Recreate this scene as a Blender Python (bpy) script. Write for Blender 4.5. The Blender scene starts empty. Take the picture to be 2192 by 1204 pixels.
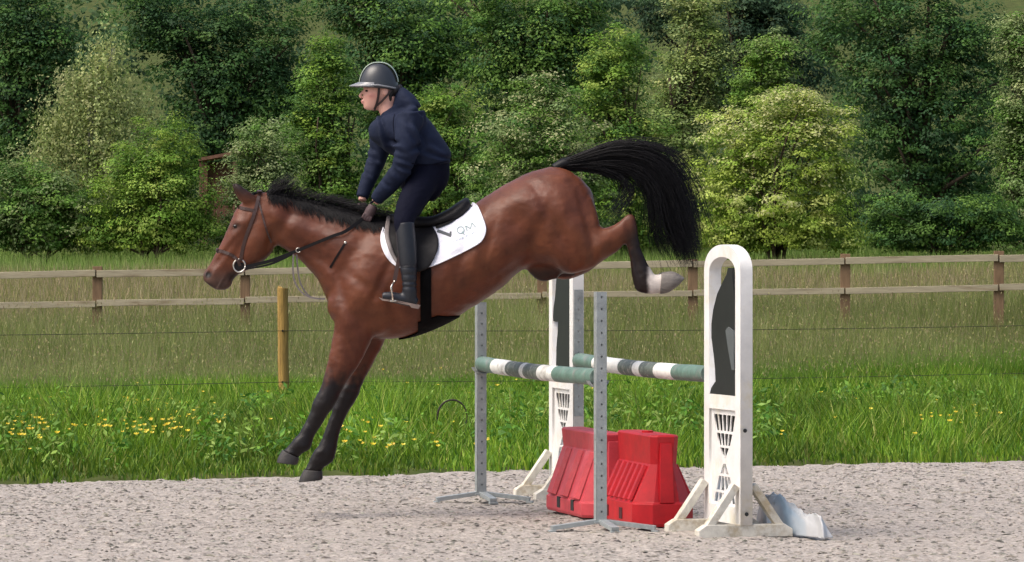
import bpy, bmesh, math, random
import numpy as np
from mathutils import Vector, Matrix
from mathutils.bvhtree import BVHTree
R = math.radians
scene = bpy.context.scene
COL = scene.collection

# ------------------------------------------------------------------ camera, sky, sun, exposure
F, CX, CY, EYE = 9000.0, 1096.0, 524.0, 1.7        # focal length in photo pixels, horizon, eye height
cam_d = bpy.data.cameras.new('camera')
cam = bpy.data.objects.new('camera', cam_d); COL.objects.link(cam)
cam.location = (0, 0, EYE); cam.rotation_euler = (R(90), 0, 0)
cam_d.sensor_width = 36.0; cam_d.lens = 36.0 * F / 2192.0
cam_d.shift_y = -(602.0 - CY) / 2192.0
cam_d.clip_start = 0.5; cam_d.clip_end = 2000
scene.camera = cam

SUN_EL, SUN_AZ = R(56), R(-116)                     # azimuth from +Y towards +X
sun_dir = Vector((math.sin(SUN_AZ) * math.cos(SUN_EL), math.cos(SUN_AZ) * math.cos(SUN_EL), math.sin(SUN_EL)))
world = bpy.data.worlds.new('World'); scene.world = world; world.use_nodes = True
wn = world.node_tree; wn.nodes.clear()
sky = wn.nodes.new('ShaderNodeTexSky'); sky.sky_type = 'NISHITA'; sky.sun_disc = False
sky.sun_elevation = SUN_EL; sky.sun_rotation = SUN_AZ
sky.air_density = 1.0; sky.dust_density = 6.0; sky.ozone_density = 0.6
bg = wn.nodes.new('ShaderNodeBackground'); bg.inputs['Strength'].default_value = 0.15
wo = wn.nodes.new('ShaderNodeOutputWorld')
wn.links.new(sky.outputs[0], bg.inputs[0]); wn.links.new(bg.outputs[0], wo.inputs[0])
sl = bpy.data.lights.new('sun', 'SUN'); sl.energy = 1.1; sl.angle = R(40); sl.color = (1.0, 0.99, 0.97)
so = bpy.data.objects.new('sun', sl); COL.objects.link(so)
so.rotation_euler = sun_dir.to_track_quat('Z', 'Y').to_euler()
scene.view_settings.view_transform = 'Standard'; scene.view_settings.look = 'None'
scene.view_settings.exposure = 0.62; scene.view_settings.gamma = 1.0

# ------------------------------------------------------------------ helpers
rng = np.random.default_rng(7)
def PW(px, py, Y):                                   # a point seen at a photo pixel, at distance Y
    return Vector(((px - CX) * Y / F, Y, EYE - (py - CY) * Y / F))

def srgb(r, g, b):
    f = lambda c: (c / 255 / 12.92) if c / 255 <= 0.04045 else ((c / 255 + 0.055) / 1.055) ** 2.4
    return (f(r), f(g), f(b))

def pmat(name, col, rough=0.6, var=0.12, scale=12.0, bump=0.0, bscale=60.0, metallic=0.0, spec=0.5, attr=None,
         translucent=0.0, col2=None, coat=0.0, stretch=(1, 1, 1)):
    m = bpy.data.materials.new(name); m.use_nodes = True
    n, l = m.node_tree.nodes, m.node_tree.links
    b = n['Principled BSDF']; out = n['Material Output']
    tc = n.new('ShaderNodeTexCoord'); mp = n.new('ShaderNodeMapping'); mp.inputs['Scale'].default_value = stretch
    l.new(tc.outputs['Object'], mp.inputs[0])
    nz = n.new('ShaderNodeTexNoise'); nz.inputs['Scale'].default_value = scale; nz.inputs['Detail'].default_value = 6
    nz.inputs['Roughness'].default_value = 0.65
    l.new(mp.outputs[0], nz.inputs['Vector'])
    if attr:
        a = n.new('ShaderNodeAttribute'); a.attribute_name = attr; csock = a.outputs['Color']
    else:
        rgb = n.new('ShaderNodeRGB'); rgb.outputs[0].default_value = (*col, 1); csock = rgb.outputs[0]
    if col2 is not None:
        mx2 = n.new('ShaderNodeMix'); mx2.data_type = 'RGBA'; mx2.inputs[7].default_value = (*col2, 1)
        rp = n.new('ShaderNodeValToRGB'); rp.color_ramp.elements[0].position = 0.52; rp.color_ramp.elements[1].position = 0.66
        nz2 = n.new('ShaderNodeTexNoise'); nz2.inputs['Scale'].default_value = scale * 0.45; nz2.inputs['Detail'].default_value = 8
        nz2.inputs['Roughness'].default_value = 0.7
        l.new(mp.outputs[0], nz2.inputs['Vector']); l.new(nz2.outputs['Fac'], rp.inputs[0])
        l.new(rp.outputs[0], mx2.inputs[0]); l.new(csock, mx2.inputs[6]); csock = mx2.outputs[2]
    mr = n.new('ShaderNodeMapRange'); mr.inputs[1].default_value = 0.25; mr.inputs[2].default_value = 0.75
    mr.inputs[3].default_value = 1 - var * 1.6; mr.inputs[4].default_value = 1 + var
    l.new(nz.outputs['Fac'], mr.inputs[0])
    mul = n.new('ShaderNodeMix'); mul.data_type = 'RGBA'; mul.blend_type = 'MULTIPLY'; mul.inputs[0].default_value = 1
    l.new(csock, mul.inputs[6]); l.new(mr.outputs[0], mul.inputs[7])
    l.new(mul.outputs[2], b.inputs['Base Color'])
    b.inputs['Roughness'].default_value = rough; b.inputs['Metallic'].default_value = metallic
    b.inputs['Specular IOR Level'].default_value = spec; b.inputs['Coat Weight'].default_value = coat
    b.inputs['Coat Roughness'].default_value = 0.15
    if bump > 0:
        bz = n.new('ShaderNodeTexNoise'); bz.inputs['Scale'].default_value = bscale; bz.inputs['Detail'].default_value = 5
        l.new(mp.outputs[0], bz.inputs['Vector'])
        bp = n.new('ShaderNodeBump'); bp.inputs['Strength'].default_value = bump; bp.inputs['Distance'].default_value = 0.01
        l.new(bz.outputs['Fac'], bp.inputs['Height']); l.new(bp.outputs[0], b.inputs['Normal'])
    if translucent > 0:
        tr = n.new('ShaderNodeBsdfTranslucent'); ms = n.new('ShaderNodeMixShader'); ms.inputs[0].default_value = translucent
        l.new(mul.outputs[2], tr.inputs[0]); l.new(b.outputs[0], ms.inputs[1]); l.new(tr.outputs[0], ms.inputs[2])
        l.new(ms.outputs[0], out.inputs['Surface'])
    return m

def np_mesh(name, V, tris=None, quads=None, smooth=False, colors=None):
    V = np.asarray(V, np.float32); me = bpy.data.meshes.new(name)
    parts = []; starts = []; totals = []
    pos = 0
    for arr, k in ((tris, 3), (quads, 4)):
        if arr is not None and len(arr):
            arr = np.asarray(arr, np.int32).reshape(-1, k); parts.append(arr.ravel())
            starts.append(pos + np.arange(len(arr)) * k); totals.append(np.full(len(arr), k)); pos += arr.size
    li = np.concatenate(parts).astype(np.int32); ls = np.concatenate(starts).astype(np.int32); lt = np.concatenate(totals).astype(np.int32)
    me.vertices.add(len(V)); me.vertices.foreach_set('co', V.ravel())
    me.loops.add(len(li)); me.loops.foreach_set('vertex_index', li)
    me.polygons.add(len(ls)); me.polygons.foreach_set('loop_start', ls); me.polygons.foreach_set('loop_total', lt)
    me.polygons.foreach_set('use_smooth', np.full(len(ls), smooth, bool))
    if colors is not None:
        ca = me.color_attributes.new('tint', 'FLOAT_COLOR', 'POINT')
        c4 = np.ones((len(V), 4), np.float32); c4[:, :3] = colors; ca.data.foreach_set('color', c4.ravel())
    me.update(calc_edges=True); me.validate()
    return me

def link(name, me, mat=None, parent=None, loc=None):
    o = bpy.data.objects.new(name, me); COL.objects.link(o)
    if mat is not None and me is not None and not me.materials: me.materials.append(mat)
    if parent is not None: o.parent = parent
    if loc is not None: o.location = loc
    return o

def tag(o, label=None, cat=None, group=None, kind=None):
    if label: o['label'] = label
    if cat: o['category'] = cat
    if group: o['group'] = group
    if kind: o['kind'] = kind
    return o

def thing(name, label, cat, loc=(0, 0, 0), rotz=0.0, group=None):
    o = bpy.data.objects.new(name, None); COL.objects.link(o); o.empty_display_size = 0.1
    o.location = loc; o.rotation_euler = (0, 0, rotz)
    return tag(o, label, cat, group)

def copy_tree(o, parent=None):
    c = o.copy(); COL.objects.link(c); c.parent = parent
    for ch in [x for x in bpy.data.objects if x.parent == o]: copy_tree(ch, c)
    return c

class MB:                                            # collects simple solids into one mesh
    def __init__(s): s.v = []; s.f = []
    def add(s, vs, fs):
        k = len(s.v); s.v += [tuple(v) for v in vs]; s.f += [tuple(i + k for i in f) for f in fs]; return s
    def box(s, x0, x1, y0, y1, z0, z1):
        return s.add([(x0,y0,z0),(x1,y0,z0),(x1,y1,z0),(x0,y1,z0),(x0,y0,z1),(x1,y0,z1),(x1,y1,z1),(x0,y1,z1)],
                     [(0,3,2,1),(4,5,6,7),(0,1,5,4),(1,2,6,5),(2,3,7,6),(3,0,4,7)])
    def beam(s, a, b, w, h, up=(0, 0, 1)):           # bar of section w x h from a to b
        a, b = Vector(a), Vector(b); d = (b - a).normalized(); sd = d.cross(Vector(up))
        if sd.length < 1e-4: sd = d.cross(Vector((0, 1, 0)))
        sd.normalize(); u = sd.cross(d).normalized()
        vs = [p + sd * (i * w / 2) + u * (j * h / 2) for p in (a, b) for i, j in ((-1,-1),(1,-1),(1,1),(-1,1))]
        return s.add(vs, [(0,1,2,3),(7,6,5,4),(0,4,5,1),(1,5,6,2),(2,6,7,3),(3,7,4,0)])
    def tube(s, pts, rad, n=8):
        pts = [Vector(p) for p in pts]
        rad = rad if hasattr(rad, '__len__') else [rad] * len(pts)
        vs, fs = [], []; prev = None
        for i, p in enumerate(pts):
            t = (pts[min(i + 1, len(pts) - 1)] - pts[max(i - 1, 0)]).normalized()
            if prev is None:
                nrm = t.cross(Vector((0, 1, 0)));
                if nrm.length < 0.1: nrm = t.cross(Vector((1, 0, 0)))
            else: nrm = prev - t * prev.dot(t)
            nrm.normalize(); prev = nrm; bn = t.cross(nrm)
            for k in range(n):
                a = 2 * math.pi * k / n; vs.append(p + (nrm * math.cos(a) + bn * math.sin(a)) * rad[i])
        for i in range(len(pts) - 1):
            for k in range(n):
                k2 = (k + 1) % n; fs.append((i*n+k, i*n+k2, (i+1)*n+k2, (i+1)*n+k))
        fs.append(tuple(range(n))[::-1]); fs.append(tuple((len(pts)-1)*n + k for k in range(n)))
        return s.add(vs, fs)
    def mesh(s, name, bevel=0.0, smooth=False):
        me = bpy.data.meshes.new(name); me.from_pydata(s.v, [], s.f)
        bm = bmesh.new(); bm.from_mesh(me); bmesh.ops.recalc_face_normals(bm, faces=bm.faces)
        if bevel > 0:
            es = [e for e in bm.edges if len(e.link_faces) == 2 and e.calc_face_angle(0) > 0.6]
            bmesh.ops.bevel(bm, geom=es, offset=bevel, segments=2, affect='EDGES', profile=0.6)
        bm.to_mesh(me); bm.free()
        if smooth:
            for p in me.polygons: p.use_smooth = True
        me.update(); return me
    def build(s, name, mat, parent=None, bevel=0.0, smooth=False):
        return link(name, s.mesh(name, bevel, smooth), mat, parent)

def plate(name, outer, holes, thick):                # flat board with real openings; lies in XZ, thickness along Y
    cu = bpy.data.curves.new(name, 'CURVE'); cu.dimensions = '2D'; cu.fill_mode = 'BOTH'; cu.extrude = thick / 2
    for poly in [outer] + holes:
        sp = cu.splines.new('POLY'); sp.points.add(len(poly) - 1); sp.use_cyclic_u = True
        for q, (x, z) in zip(sp.points, poly): q.co = (x, z, 0, 1)
    ob = bpy.data.objects.new(name, cu); COL.objects.link(ob)
    dg = bpy.context.evaluated_depsgraph_get()
    me = bpy.data.meshes.new_from_object(ob.evaluated_get(dg))
    bpy.data.objects.remove(ob); bpy.data.curves.remove(cu)
    me.transform(Matrix.Rotation(R(90), 4, 'X')); me.name = name
    return me

def catmull(A, sub):
    A = np.asarray(A, float); n = len(A); out = []
    for i in range(n - 1):
        p0, p1, p2, p3 = A[max(i-1, 0)], A[i], A[i+1], A[min(i+2, n-1)]
        for k in range(sub):
            t = k / sub
            out.append(0.5*((2*p1)+(-p0+p2)*t+(2*p0-5*p1+4*p2-p3)*t*t+(-p0+3*p1-3*p2+p3)*t**3))
    out.append(A[-1]); return np.array(out)

HY = 26.3                                            # distance of horse and rider
S = HY / F
def hx(px): return (px - CX) * S
def hz(py): return EYE - (py - CY) * S
def H3(px, py, yo=0.0): return Vector((hx(px), HY + yo, hz(py)))

def loft(st, sub=5, n=32, power=2.0, yo=0.0, grow=0.0):
    """closed body from stations (ax, ay, bx, by, halfwidth[, y offset]); a and b are opposite outline points in photo pixels"""
    A = np.array([list(s) + [yo] if len(s) == 5 else list(s) for s in st], float); A = catmull(A, sub)
    V = []; th = np.arange(n) * 2 * math.pi / n
    c, s_ = np.cos(th), np.sin(th)
    c = np.sign(c) * np.abs(c) ** (2 / power); s_ = np.sign(s_) * np.abs(s_) ** (2 / power)
    for ax, ay, bx, by, w, y in A:
        ca = np.array([hx((ax+bx)/2), HY + y, hz((ay+by)/2)]); h = np.array([hx(ax)-ca[0], 0, hz(ay)-ca[2]])
        L = np.linalg.norm(h) + 1e-9; h = h * (L + grow) / L
        V.append(ca + c[:, None] * h + s_[:, None] * np.array([0, w + grow, 0]))
    m = len(V); V = np.concatenate(V); f = []
    for i in range(m - 1):
        for k in range(n):
            k2 = (k + 1) % n; f.append((i*n+k, i*n+k2, (i+1)*n+k2, (i+1)*n+k))
    f.append(tuple(range(n))[::-1]); f.append(tuple((m-1)*n + k for k in range(n)))
    return V, f

def limb(pts, rad, sub=5, n=20, flat=1.0):
    """tapered tube through (px, py, yoff) with radii in metres"""
    A = catmull([[hx(p[0]), HY + p[2], hz(p[1]), r] for p, r in zip(pts, rad)], sub)
    mb = MB(); mb.tube([a[:3] for a in A], [a[3] for a in A], n)
    return np.array(mb.v), mb.f

def ellipsoid(c, r, n=16):
    bm = bmesh.new(); bmesh.ops.create_uvsphere(bm, u_segments=n, v_segments=n // 2 + 2, radius=1)
    V = np.array([v.co[:] for v in bm.verts]) * np.array(r) + np.array(c); f = [tuple(v.index for v in fc.verts) for fc in bm.faces]
    bm.free(); return V, f

def union(name, solids, voxel, fill_it=15, smooth_it=6):
    """weld closed solids into one continuous surface, round the inner corners, smooth"""
    mb = MB()
    for V, f in solids: mb.add(V, f)
    me = mb.mesh(name + '_raw'); ob = bpy.data.objects.new(name + '_raw', me); COL.objects.link(ob)
    md = ob.modifiers.new('r', 'REMESH'); md.mode = 'VOXEL'; md.voxel_size = voxel; md.adaptivity = 0
    dg = bpy.context.evaluated_depsgraph_get(); out = bpy.data.meshes.new_from_object(ob.evaluated_get(dg))
    bpy.data.objects.remove(ob); bpy.data.meshes.remove(me); out.name = name
    relax(out, fill_it, smooth_it)
    for p in out.polygons: p.use_smooth = True
    return out

def get_co(me):
    V = np.empty(len(me.vertices) * 3); me.vertices.foreach_get('co', V); return V.reshape(-1, 3)
def set_co(me, V):
    me.vertices.foreach_set('co', V.astype(np.float32).ravel()); me.update()
def get_no(me):
    N = np.empty(len(me.vertices) * 3, np.float32); me.vertex_normals.foreach_get('vector', N); return N.reshape(-1, 3)
def relax(me, fill_it, smooth_it):
    E = np.empty(len(me.edges) * 2, np.int32); me.edges.foreach_get('vertices', E); E = E.reshape(-1, 2)
    V = get_co(me); n = len(V); deg = np.bincount(E.ravel(), minlength=n)[:, None].astype(float)
    def lap(V):
        A = np.zeros_like(V)
        for k in range(3):
            A[:, k] = np.bincount(E[:, 0], V[E[:, 1], k], n) + np.bincount(E[:, 1], V[E[:, 0], k], n)
        return A / deg - V
    for it in range(fill_it):
        if it % 5 == 0: set_co(me, V); N = get_no(me)
        L = lap(V); d = (L * N).sum(1)
        V = V + np.where((d > 0)[:, None], L * 0.6, L * 0.05)
    for it in range(smooth_it):
        V = V + 0.5 * lap(V); V = V - 0.52 * lap(V)
    V = V + 0.4 * lap(V)
    set_co(me, V)

def vnoise(x, y, seed=0, z=None):
    """smooth value noise in [0,1]"""
    x = np.asarray(x, float); y = np.asarray(y, float)
    xi = np.floor(x).astype(np.int64); yi = np.floor(y).astype(np.int64); fx = x - xi; fy = y - yi
    fx = fx*fx*(3-2*fx); fy = fy*fy*(3-2*fy)
    def h(a, b):
        q = (a * 374761393 + b * 668265263 + seed * 1442695041) & 0xFFFFFFFF
        q = ((q ^ (q >> 13)) * 1274126177) & 0xFFFFFFFF
        return ((q ^ (q >> 16)) & 0xFFFF) / 65535.0
    return (h(xi, yi)*(1-fx)+h(xi+1, yi)*fx)*(1-fy) + (h(xi, yi+1)*(1-fx)+h(xi+1, yi+1)*fx)*fy
def fbm(x, y, seed=0, octv=4, gain=0.5):
    a = 1.0; t = 0; s = 0
    for k in range(octv): t = t + a * vnoise(x * 2**k, y * 2**k, seed + k * 17); s += a; a *= gain
    return t / s

# ------------------------------------------------------------------ materials
M = {}
M['sand'] = pmat('sand_and_fibre', srgb(166, 158, 150), 0.95, 0.38, 30, 0.8, 70, col2=srgb(142, 136, 127), spec=0.12)
M['sand_clod'] = pmat('sand_clods', srgb(168, 158, 152), 0.95, 0.25, 20, 0.3, 80, attr='tint', spec=0.2)
M['soil'] = pmat('meadow_soil', srgb(74, 82, 42), 0.95, 0.3, 3, col2=srgb(62, 80, 36), spec=0.1)
M['grass'] = pmat('grass_blades', (0.1, 0.2, 0.02), 0.55, 0.0, 5, attr='tint', translucent=0.35, spec=0.25)
M['leaf'] = pmat('leaves', (0.1, 0.2, 0.02), 0.6, 0.0, 5, attr='tint', translucent=0.38, spec=0.22)
M['bark'] = pmat('bark', srgb(78, 66, 55), 0.9, 0.3, 12, 0.6, 30, spec=0.2)
M['birch_bark'] = pmat('birch_bark', srgb(170, 165, 155), 0.8, 0.3, 8, 0.3, 30, col2=srgb(60, 55, 50), spec=0.2)
M['rail_wood'] = pmat('pale_rail_wood', srgb(158, 149, 126), 0.8, 0.2, 7, 0.3, 60, col2=srgb(128, 114, 90), stretch=(0.3, 1, 3), spec=0.2)
M['post_wood'] = pmat('brown_post_wood', srgb(128, 104, 80), 0.85, 0.25, 9, 0.4, 40, stretch=(3, 3, 0.5), spec=0.2)
M['round_post'] = pmat('treated_round_post', srgb(160, 130, 72), 0.8, 0.28, 10, 0.5, 50, col2=srgb(122, 100, 56), stretch=(4, 4, 0.35), spec=0.2)
M['wire'] = pmat('fence_wire', srgb(66, 66, 48), 0.6, 0.1, 5, metallic=0.4)
M['white_paint'] = pmat('weathered_white_paint', srgb(222, 221, 218), 0.55, 0.1, 7, 0.15, 40, col2=srgb(214, 208, 190))
M['foot_paint'] = pmat('scuffed_cream_paint', srgb(208, 204, 192), 0.7, 0.18, 12, 0.3, 40, col2=srgb(170, 156, 130))
M['dark_board'] = pmat('dark_green_black_board', srgb(27, 31, 29), 0.55, 0.2, 6, 0.05, 30)
M['grey_board'] = pmat('grey_board', srgb(84, 90, 90), 0.6, 0.15, 6)
M['galv'] = pmat('galvanised_steel', srgb(158, 164, 164), 0.5, 0.16, 14, 0.08, 40, metallic=0.35, col2=srgb(136, 142, 142))
M['dark_in'] = pmat('dark_bolt_and_slot_shade', srgb(40, 42, 42), 0.9, 0.1, 8)  # bolt heads, and painted shade inside fork-lift slots
M['pole_white'] = pmat('chipped_white_pole', srgb(232, 232, 226), 0.5, 0.1, 14, 0.2, 40, col2=srgb(168, 164, 156))
M['pole_green'] = pmat('worn_green_pole', srgb(96, 124, 112), 0.5, 0.25, 14, 0.25, 40, col2=srgb(126, 128, 122))
M['pole_dark'] = pmat('worn_dark_pole', srgb(96, 106, 98), 0.6, 0.35, 34, 0.3, 40, col2=srgb(176, 172, 164))
M['red'] = pmat('red_plastic', srgb(180, 18, 29), 0.45, 0.2, 8, 0.1, 30, col2=srgb(164, 26, 34), spec=0.4)
M['sky_gloss_red'] = pmat('faded_red_plastic_sky_gloss', srgb(188, 64, 72), 0.5, 0.2, 7, 0.12, 30, col2=srgb(184, 84, 90), spec=0.4)  # faded red, made pinker with sky gloss put into the colour
M['coat'] = pmat('horse_coat', (0.2, 0.07, 0.03), 0.42, 0.22, 9, 0.18, 150, attr='tint', spec=0.28)
M['hair'] = pmat('black_horsehair', srgb(10, 9, 13), 0.5, 0.2, 20, spec=0.22)
M['hoof'] = pmat('hoof_horn', srgb(44, 41, 40), 0.6, 0.2, 30, 0.2, 80, stretch=(1, 1, 3))
M['pale_hoof'] = pmat('pale_hoof_horn', srgb(112, 106, 100), 0.6, 0.25, 30, 0.2, 80, col2=srgb(84, 80, 77), stretch=(1, 1, 3))
M['eye'] = pmat('dark_eye', srgb(16, 10, 8), 0.08, 0.05, 10)
M['leather'] = pmat('black_leather', srgb(19, 17, 19), 0.55, 0.2, 25, 0.15, 120, spec=0.22)
M['rubber'] = pmat('black_girth_webbing', srgb(12, 11, 12), 0.85, 0.2, 25, 0.15, 120, spec=0.08)
M['brown_leather'] = pmat('dark_brown_leather', srgb(58, 36, 30), 0.45, 0.2, 25, 0.15, 120)
M['grey_edge'] = pmat('grey_brown_leather_edge', srgb(112, 104, 102), 0.5, 0.2, 25, 0.1, 120)
M['pad'] = pmat('white_quilted_cotton', srgb(226, 226, 234), 0.85, 0.03, 30, 0.25, 70, spec=0.2)
M['pad_print'] = pmat('grey_green_print', srgb(140, 160, 160), 0.8, 0.05, 30)
M['pad_faint'] = pmat('faint_print', srgb(176, 190, 200), 0.8, 0.05, 30)
M['pad_dark'] = pmat('charcoal_print', srgb(84, 88, 92), 0.8, 0.05, 30)
M['navy'] = pmat('navy_softshell', srgb(24, 32, 53), 0.8, 0.14, 9, 0.2, 50, spec=0.2)
M['breech'] = pmat('dark_navy_breeches', srgb(12, 14, 30), 0.85, 0.12, 14, 0.15, 60, spec=0.12)
M['boot'] = pmat('black_boot_leather', srgb(28, 31, 38), 0.4, 0.15, 18, 0.15, 40, spec=0.4)
M['sole'] = pmat('boot_sole', srgb(128, 112, 104), 0.8, 0.15, 30)
M['skin'] = pmat('skin', srgb(222, 168, 148), 0.5, 0.06, 14, attr='tint', spec=0.4)
M['glove'] = pmat('brown_glove', srgb(70, 52, 54), 0.7, 0.15, 30, 0.2, 80)
M['helmet'] = pmat('matt_black_helmet', srgb(44, 47, 52), 0.32, 0.06, 20, spec=0.5)
M['sky_glint'] = pmat('pale_sky_reflection', srgb(150, 160, 138), 0.3, 0.06, 20)  # sky reflection on the helmet shell, painted as a colour
M['peak'] = pmat('grey_peak', srgb(122, 124, 128), 0.25, 0.06, 20)
M['strap'] = pmat('dark_strap', srgb(44, 28, 26), 0.6, 0.1, 20)
M['hairnet'] = pmat('dark_hair', srgb(24, 20, 20), 0.6, 0.2, 40, 0.4, 120)
M['steel'] = pmat('polished_steel', srgb(205, 200, 190), 0.25, 0.05, 20, metallic=0.9)
M['bag'] = pmat('crumpled_white_plastic', srgb(226, 230, 234), 0.3, 0.1, 6, 0.1, 20, attr='tint', translucent=0.2)
M['hut'] = pmat('red_brown_timber', srgb(120, 84, 66), 0.85, 0.25, 8, 0.3, 30)
M['petal'] = pmat('buttercup_petals', srgb(232, 206, 30), 0.4, 0.08, 10, attr='tint', translucent=0.2)

# ------------------------------------------------------------------ terrain
def edge_y(x): return 31.49 + 0.42 * np.clip(x, -14, 14)
def wire_y(x): return 42.45 + 0.42 * np.clip(x, -14, 14)
def rail_y(x): return 50.1 - 0.14 * np.clip(x, -14, 14)
def ground_z(x, y):
    x = np.asarray(x, float); y = np.asarray(y, float)
    zf = 0.22 + 0.0165 * np.clip(x, -12, 12)
    a = np.clip((y - 43.5) / 6.5, 0, 1); b = np.clip((y - 50) / 40, 0, 1); c = np.clip((y - 90) / 60, 0, 1); d = np.clip((y - 150) / 250, 0, 1)
    return zf * a * a * (3 - 2*a) + (1.22 - zf) * b + 2.2 * c + 26 * d * (2 - d)

def grid_mesh(name, xs, ys, zfun, yfun=None):
    X, Y = np.meshgrid(xs, ys)
    if yfun is not None: Y = yfun(X, Y)
    Z = zfun(X, Y); V = np.stack([X, Y, Z], -1).reshape(-1, 3); nx, ny = len(xs), len(ys)
    i = np.arange(ny - 1)[:, None] * nx + np.arange(nx - 1)[None, :]
    q = np.stack([i, i + 1, i + nx + 1, i + nx], -1).reshape(-1, 4)
    return np_mesh(name, V, quads=q, smooth=True)

HOOFS = [(rng.uniform(-4.4, 4.6), rng.uniform(22, 30.5), rng.uniform(0.05, 0.075)) for _ in range(70)]
HOOFS = [h_ for h_ in HOOFS if not (-0.6 < h_[0] < 1.9 and 23.9 < h_[1] < 28.8)]
def sand_z(X, Y):
    near = np.clip(1 - np.abs(X) / 12, 0, 1)
    w1 = (fbm(X * 1.6, Y * 1.6, 3, 2) - 0.5) * 0.030
    r = np.abs(fbm(X * 7, Y * 6, 11, 3) - 0.5) * 2
    w2 = (0.5 - r) * 0.013
    w3 = (fbm(X * 17, Y * 10, 23, 2) - 0.5) * 0.022
    z = (w1 + w2 + w3) * np.clip(near * 6, 0, 1) - 0.006
    for hx_, hy_, hr_ in HOOFS:                        # old hoof prints: a dent with a raised rim
        d2 = ((X - hx_) ** 2 + (Y - hy_) ** 2) / hr_ ** 2
        z = z - 0.026 * np.exp(-d2 * 1.6) + 0.014 * np.exp(-(np.sqrt(d2) - 1.5) ** 2 * 5)
    return z
xs = np.concatenate([np.linspace(-90, -6, 14)[:-1], np.arange(-6, 6.01, 0.030), np.linspace(6, 90, 14)[1:]])
ys = np.concatenate([np.linspace(-20, 21, 12)[:-1], np.arange(21, 35.6, 0.044), np.linspace(35.6, 60, 4)[1:]])
arena = link('arena_sand', grid_mesh('arena_sand', xs, ys, lambda X, Y: sand_z(X, Y) - 0.5 * np.clip((Y - edge_y(X) - 0.5) / 2, 0, 1)), M['sand'])
tag(arena, 'pale grey riding arena surface of sand and fibre', 'ground', kind='structure')

ts = np.concatenate([[-0.25, -0.1, 0.0], np.arange(0.1, 60, 0.35), np.linspace(60, 380, 40)])
xs2 = np.concatenate([np.linspace(-260, -16, 22)[:-1], np.arange(-16, 16.01, 0.2), np.linspace(16, 260, 22)[1:]])
def m_y(X, T): return edge_y(X) + T + (fbm(X * 3, X * 0 + 2, 5, 3) - 0.5) * 0.5 * np.clip(1 - T / 4, 0, 1)
def m_z(X, Y):
    t = Y - edge_y(X)
    return ground_z(X, Y) + (fbm(X * 0.8, Y * 0.8, 31, 3) - 0.5) * 0.1 * np.clip(t / 3, 0, 1) + np.clip(t * 0.25, -0.09, 0.03)
meadow = link('meadow_ground', grid_mesh('meadow_ground', xs2, ts, m_z, m_y), M['soil'])
tag(meadow, 'grass meadow ground rising gently to the wood', 'ground', kind='structure')

# clods and fibre lumps lying on the sand
def clods(n):
    X = rng.uniform(-4.6, 4.9, n); Y = 21.6 + (edge_y(X) - 21.8) * rng.random(n) ** 0.9
    r = np.minimum(rng.gamma(2.0, 0.0030, n) + 0.003, 0.017)
    base = np.array([[1,0,0],[0,1,0],[-1,0,0],[0,-1,0],[0,0,1],[0.6,0.6,0.5]])
    ang = rng.uniform(0, 6.28, n); ca, sa = np.cos(ang), np.sin(ang)
    jit = 1 + rng.uniform(-0.35, 0.35, (n, 6, 3)); B = base[None] * jit * np.stack([r * rng.uniform(1, 2.2, n), r, r * 0.5], -1)[:, None]
    V = np.stack([B[..., 0]*ca[:, None] - B[..., 1]*sa[:, None], B[..., 0]*sa[:, None] + B[..., 1]*ca[:, None], B[..., 2]], -1)
    V += np.stack([X, Y, sand_z(X, Y)], -1)[:, None]
    T = np.array([[0,5,4],[0,1,5],[5,1,4],[1,2,4],[2,3,4],[3,0,4]]); T = (T[None] + (np.arange(n) * 6)[:, None, None]).reshape(-1, 3)
    base_c = np.array(srgb(152, 146, 136)); c = base_c * rng.uniform(0.55, 1.12, (n, 1)) * (1 + rng.uniform(-0.05, 0.05, (n, 3)))
    dk = rng.random(n) < 0.22; c[dk] *= 0.42
    return np_mesh('sand_clods', V.reshape(-1, 3), tris=T, colors=np.repeat(c, 6, 0))
tag(link('sand_clods', clods(30000), M['sand_clod']), 'small clods and fibre scraps strewn over the arena sand', 'clods', kind='stuff')

def leaf_quads(C, N, L, W, rolls):
    """diamond leaves at C with normals N"""
    N = N / (np.linalg.norm(N, axis=1, keepdims=True) + 1e-9)
    ref = np.where(np.abs(N[:, 2:3]) < 0.9, np.array([[0, 0, 1.0]]), np.array([[1.0, 0, 0]]))
    a = np.cross(N, ref); a /= np.linalg.norm(a, axis=1, keepdims=True); b = np.cross(N, a)
    cr, sr = np.cos(rolls)[:, None], np.sin(rolls)[:, None]
    u, v = a * cr + b * sr, b * cr - a * sr
    V = np.stack([C - u * L[:, None] / 2, C + v * W[:, None] / 2, C + u * L[:, None] / 2, C - v * W[:, None] / 2], 1)
    return V.reshape(-1, 3), (np.arange(len(C)) * 4)[:, None] + np.arange(4)[None]

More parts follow.
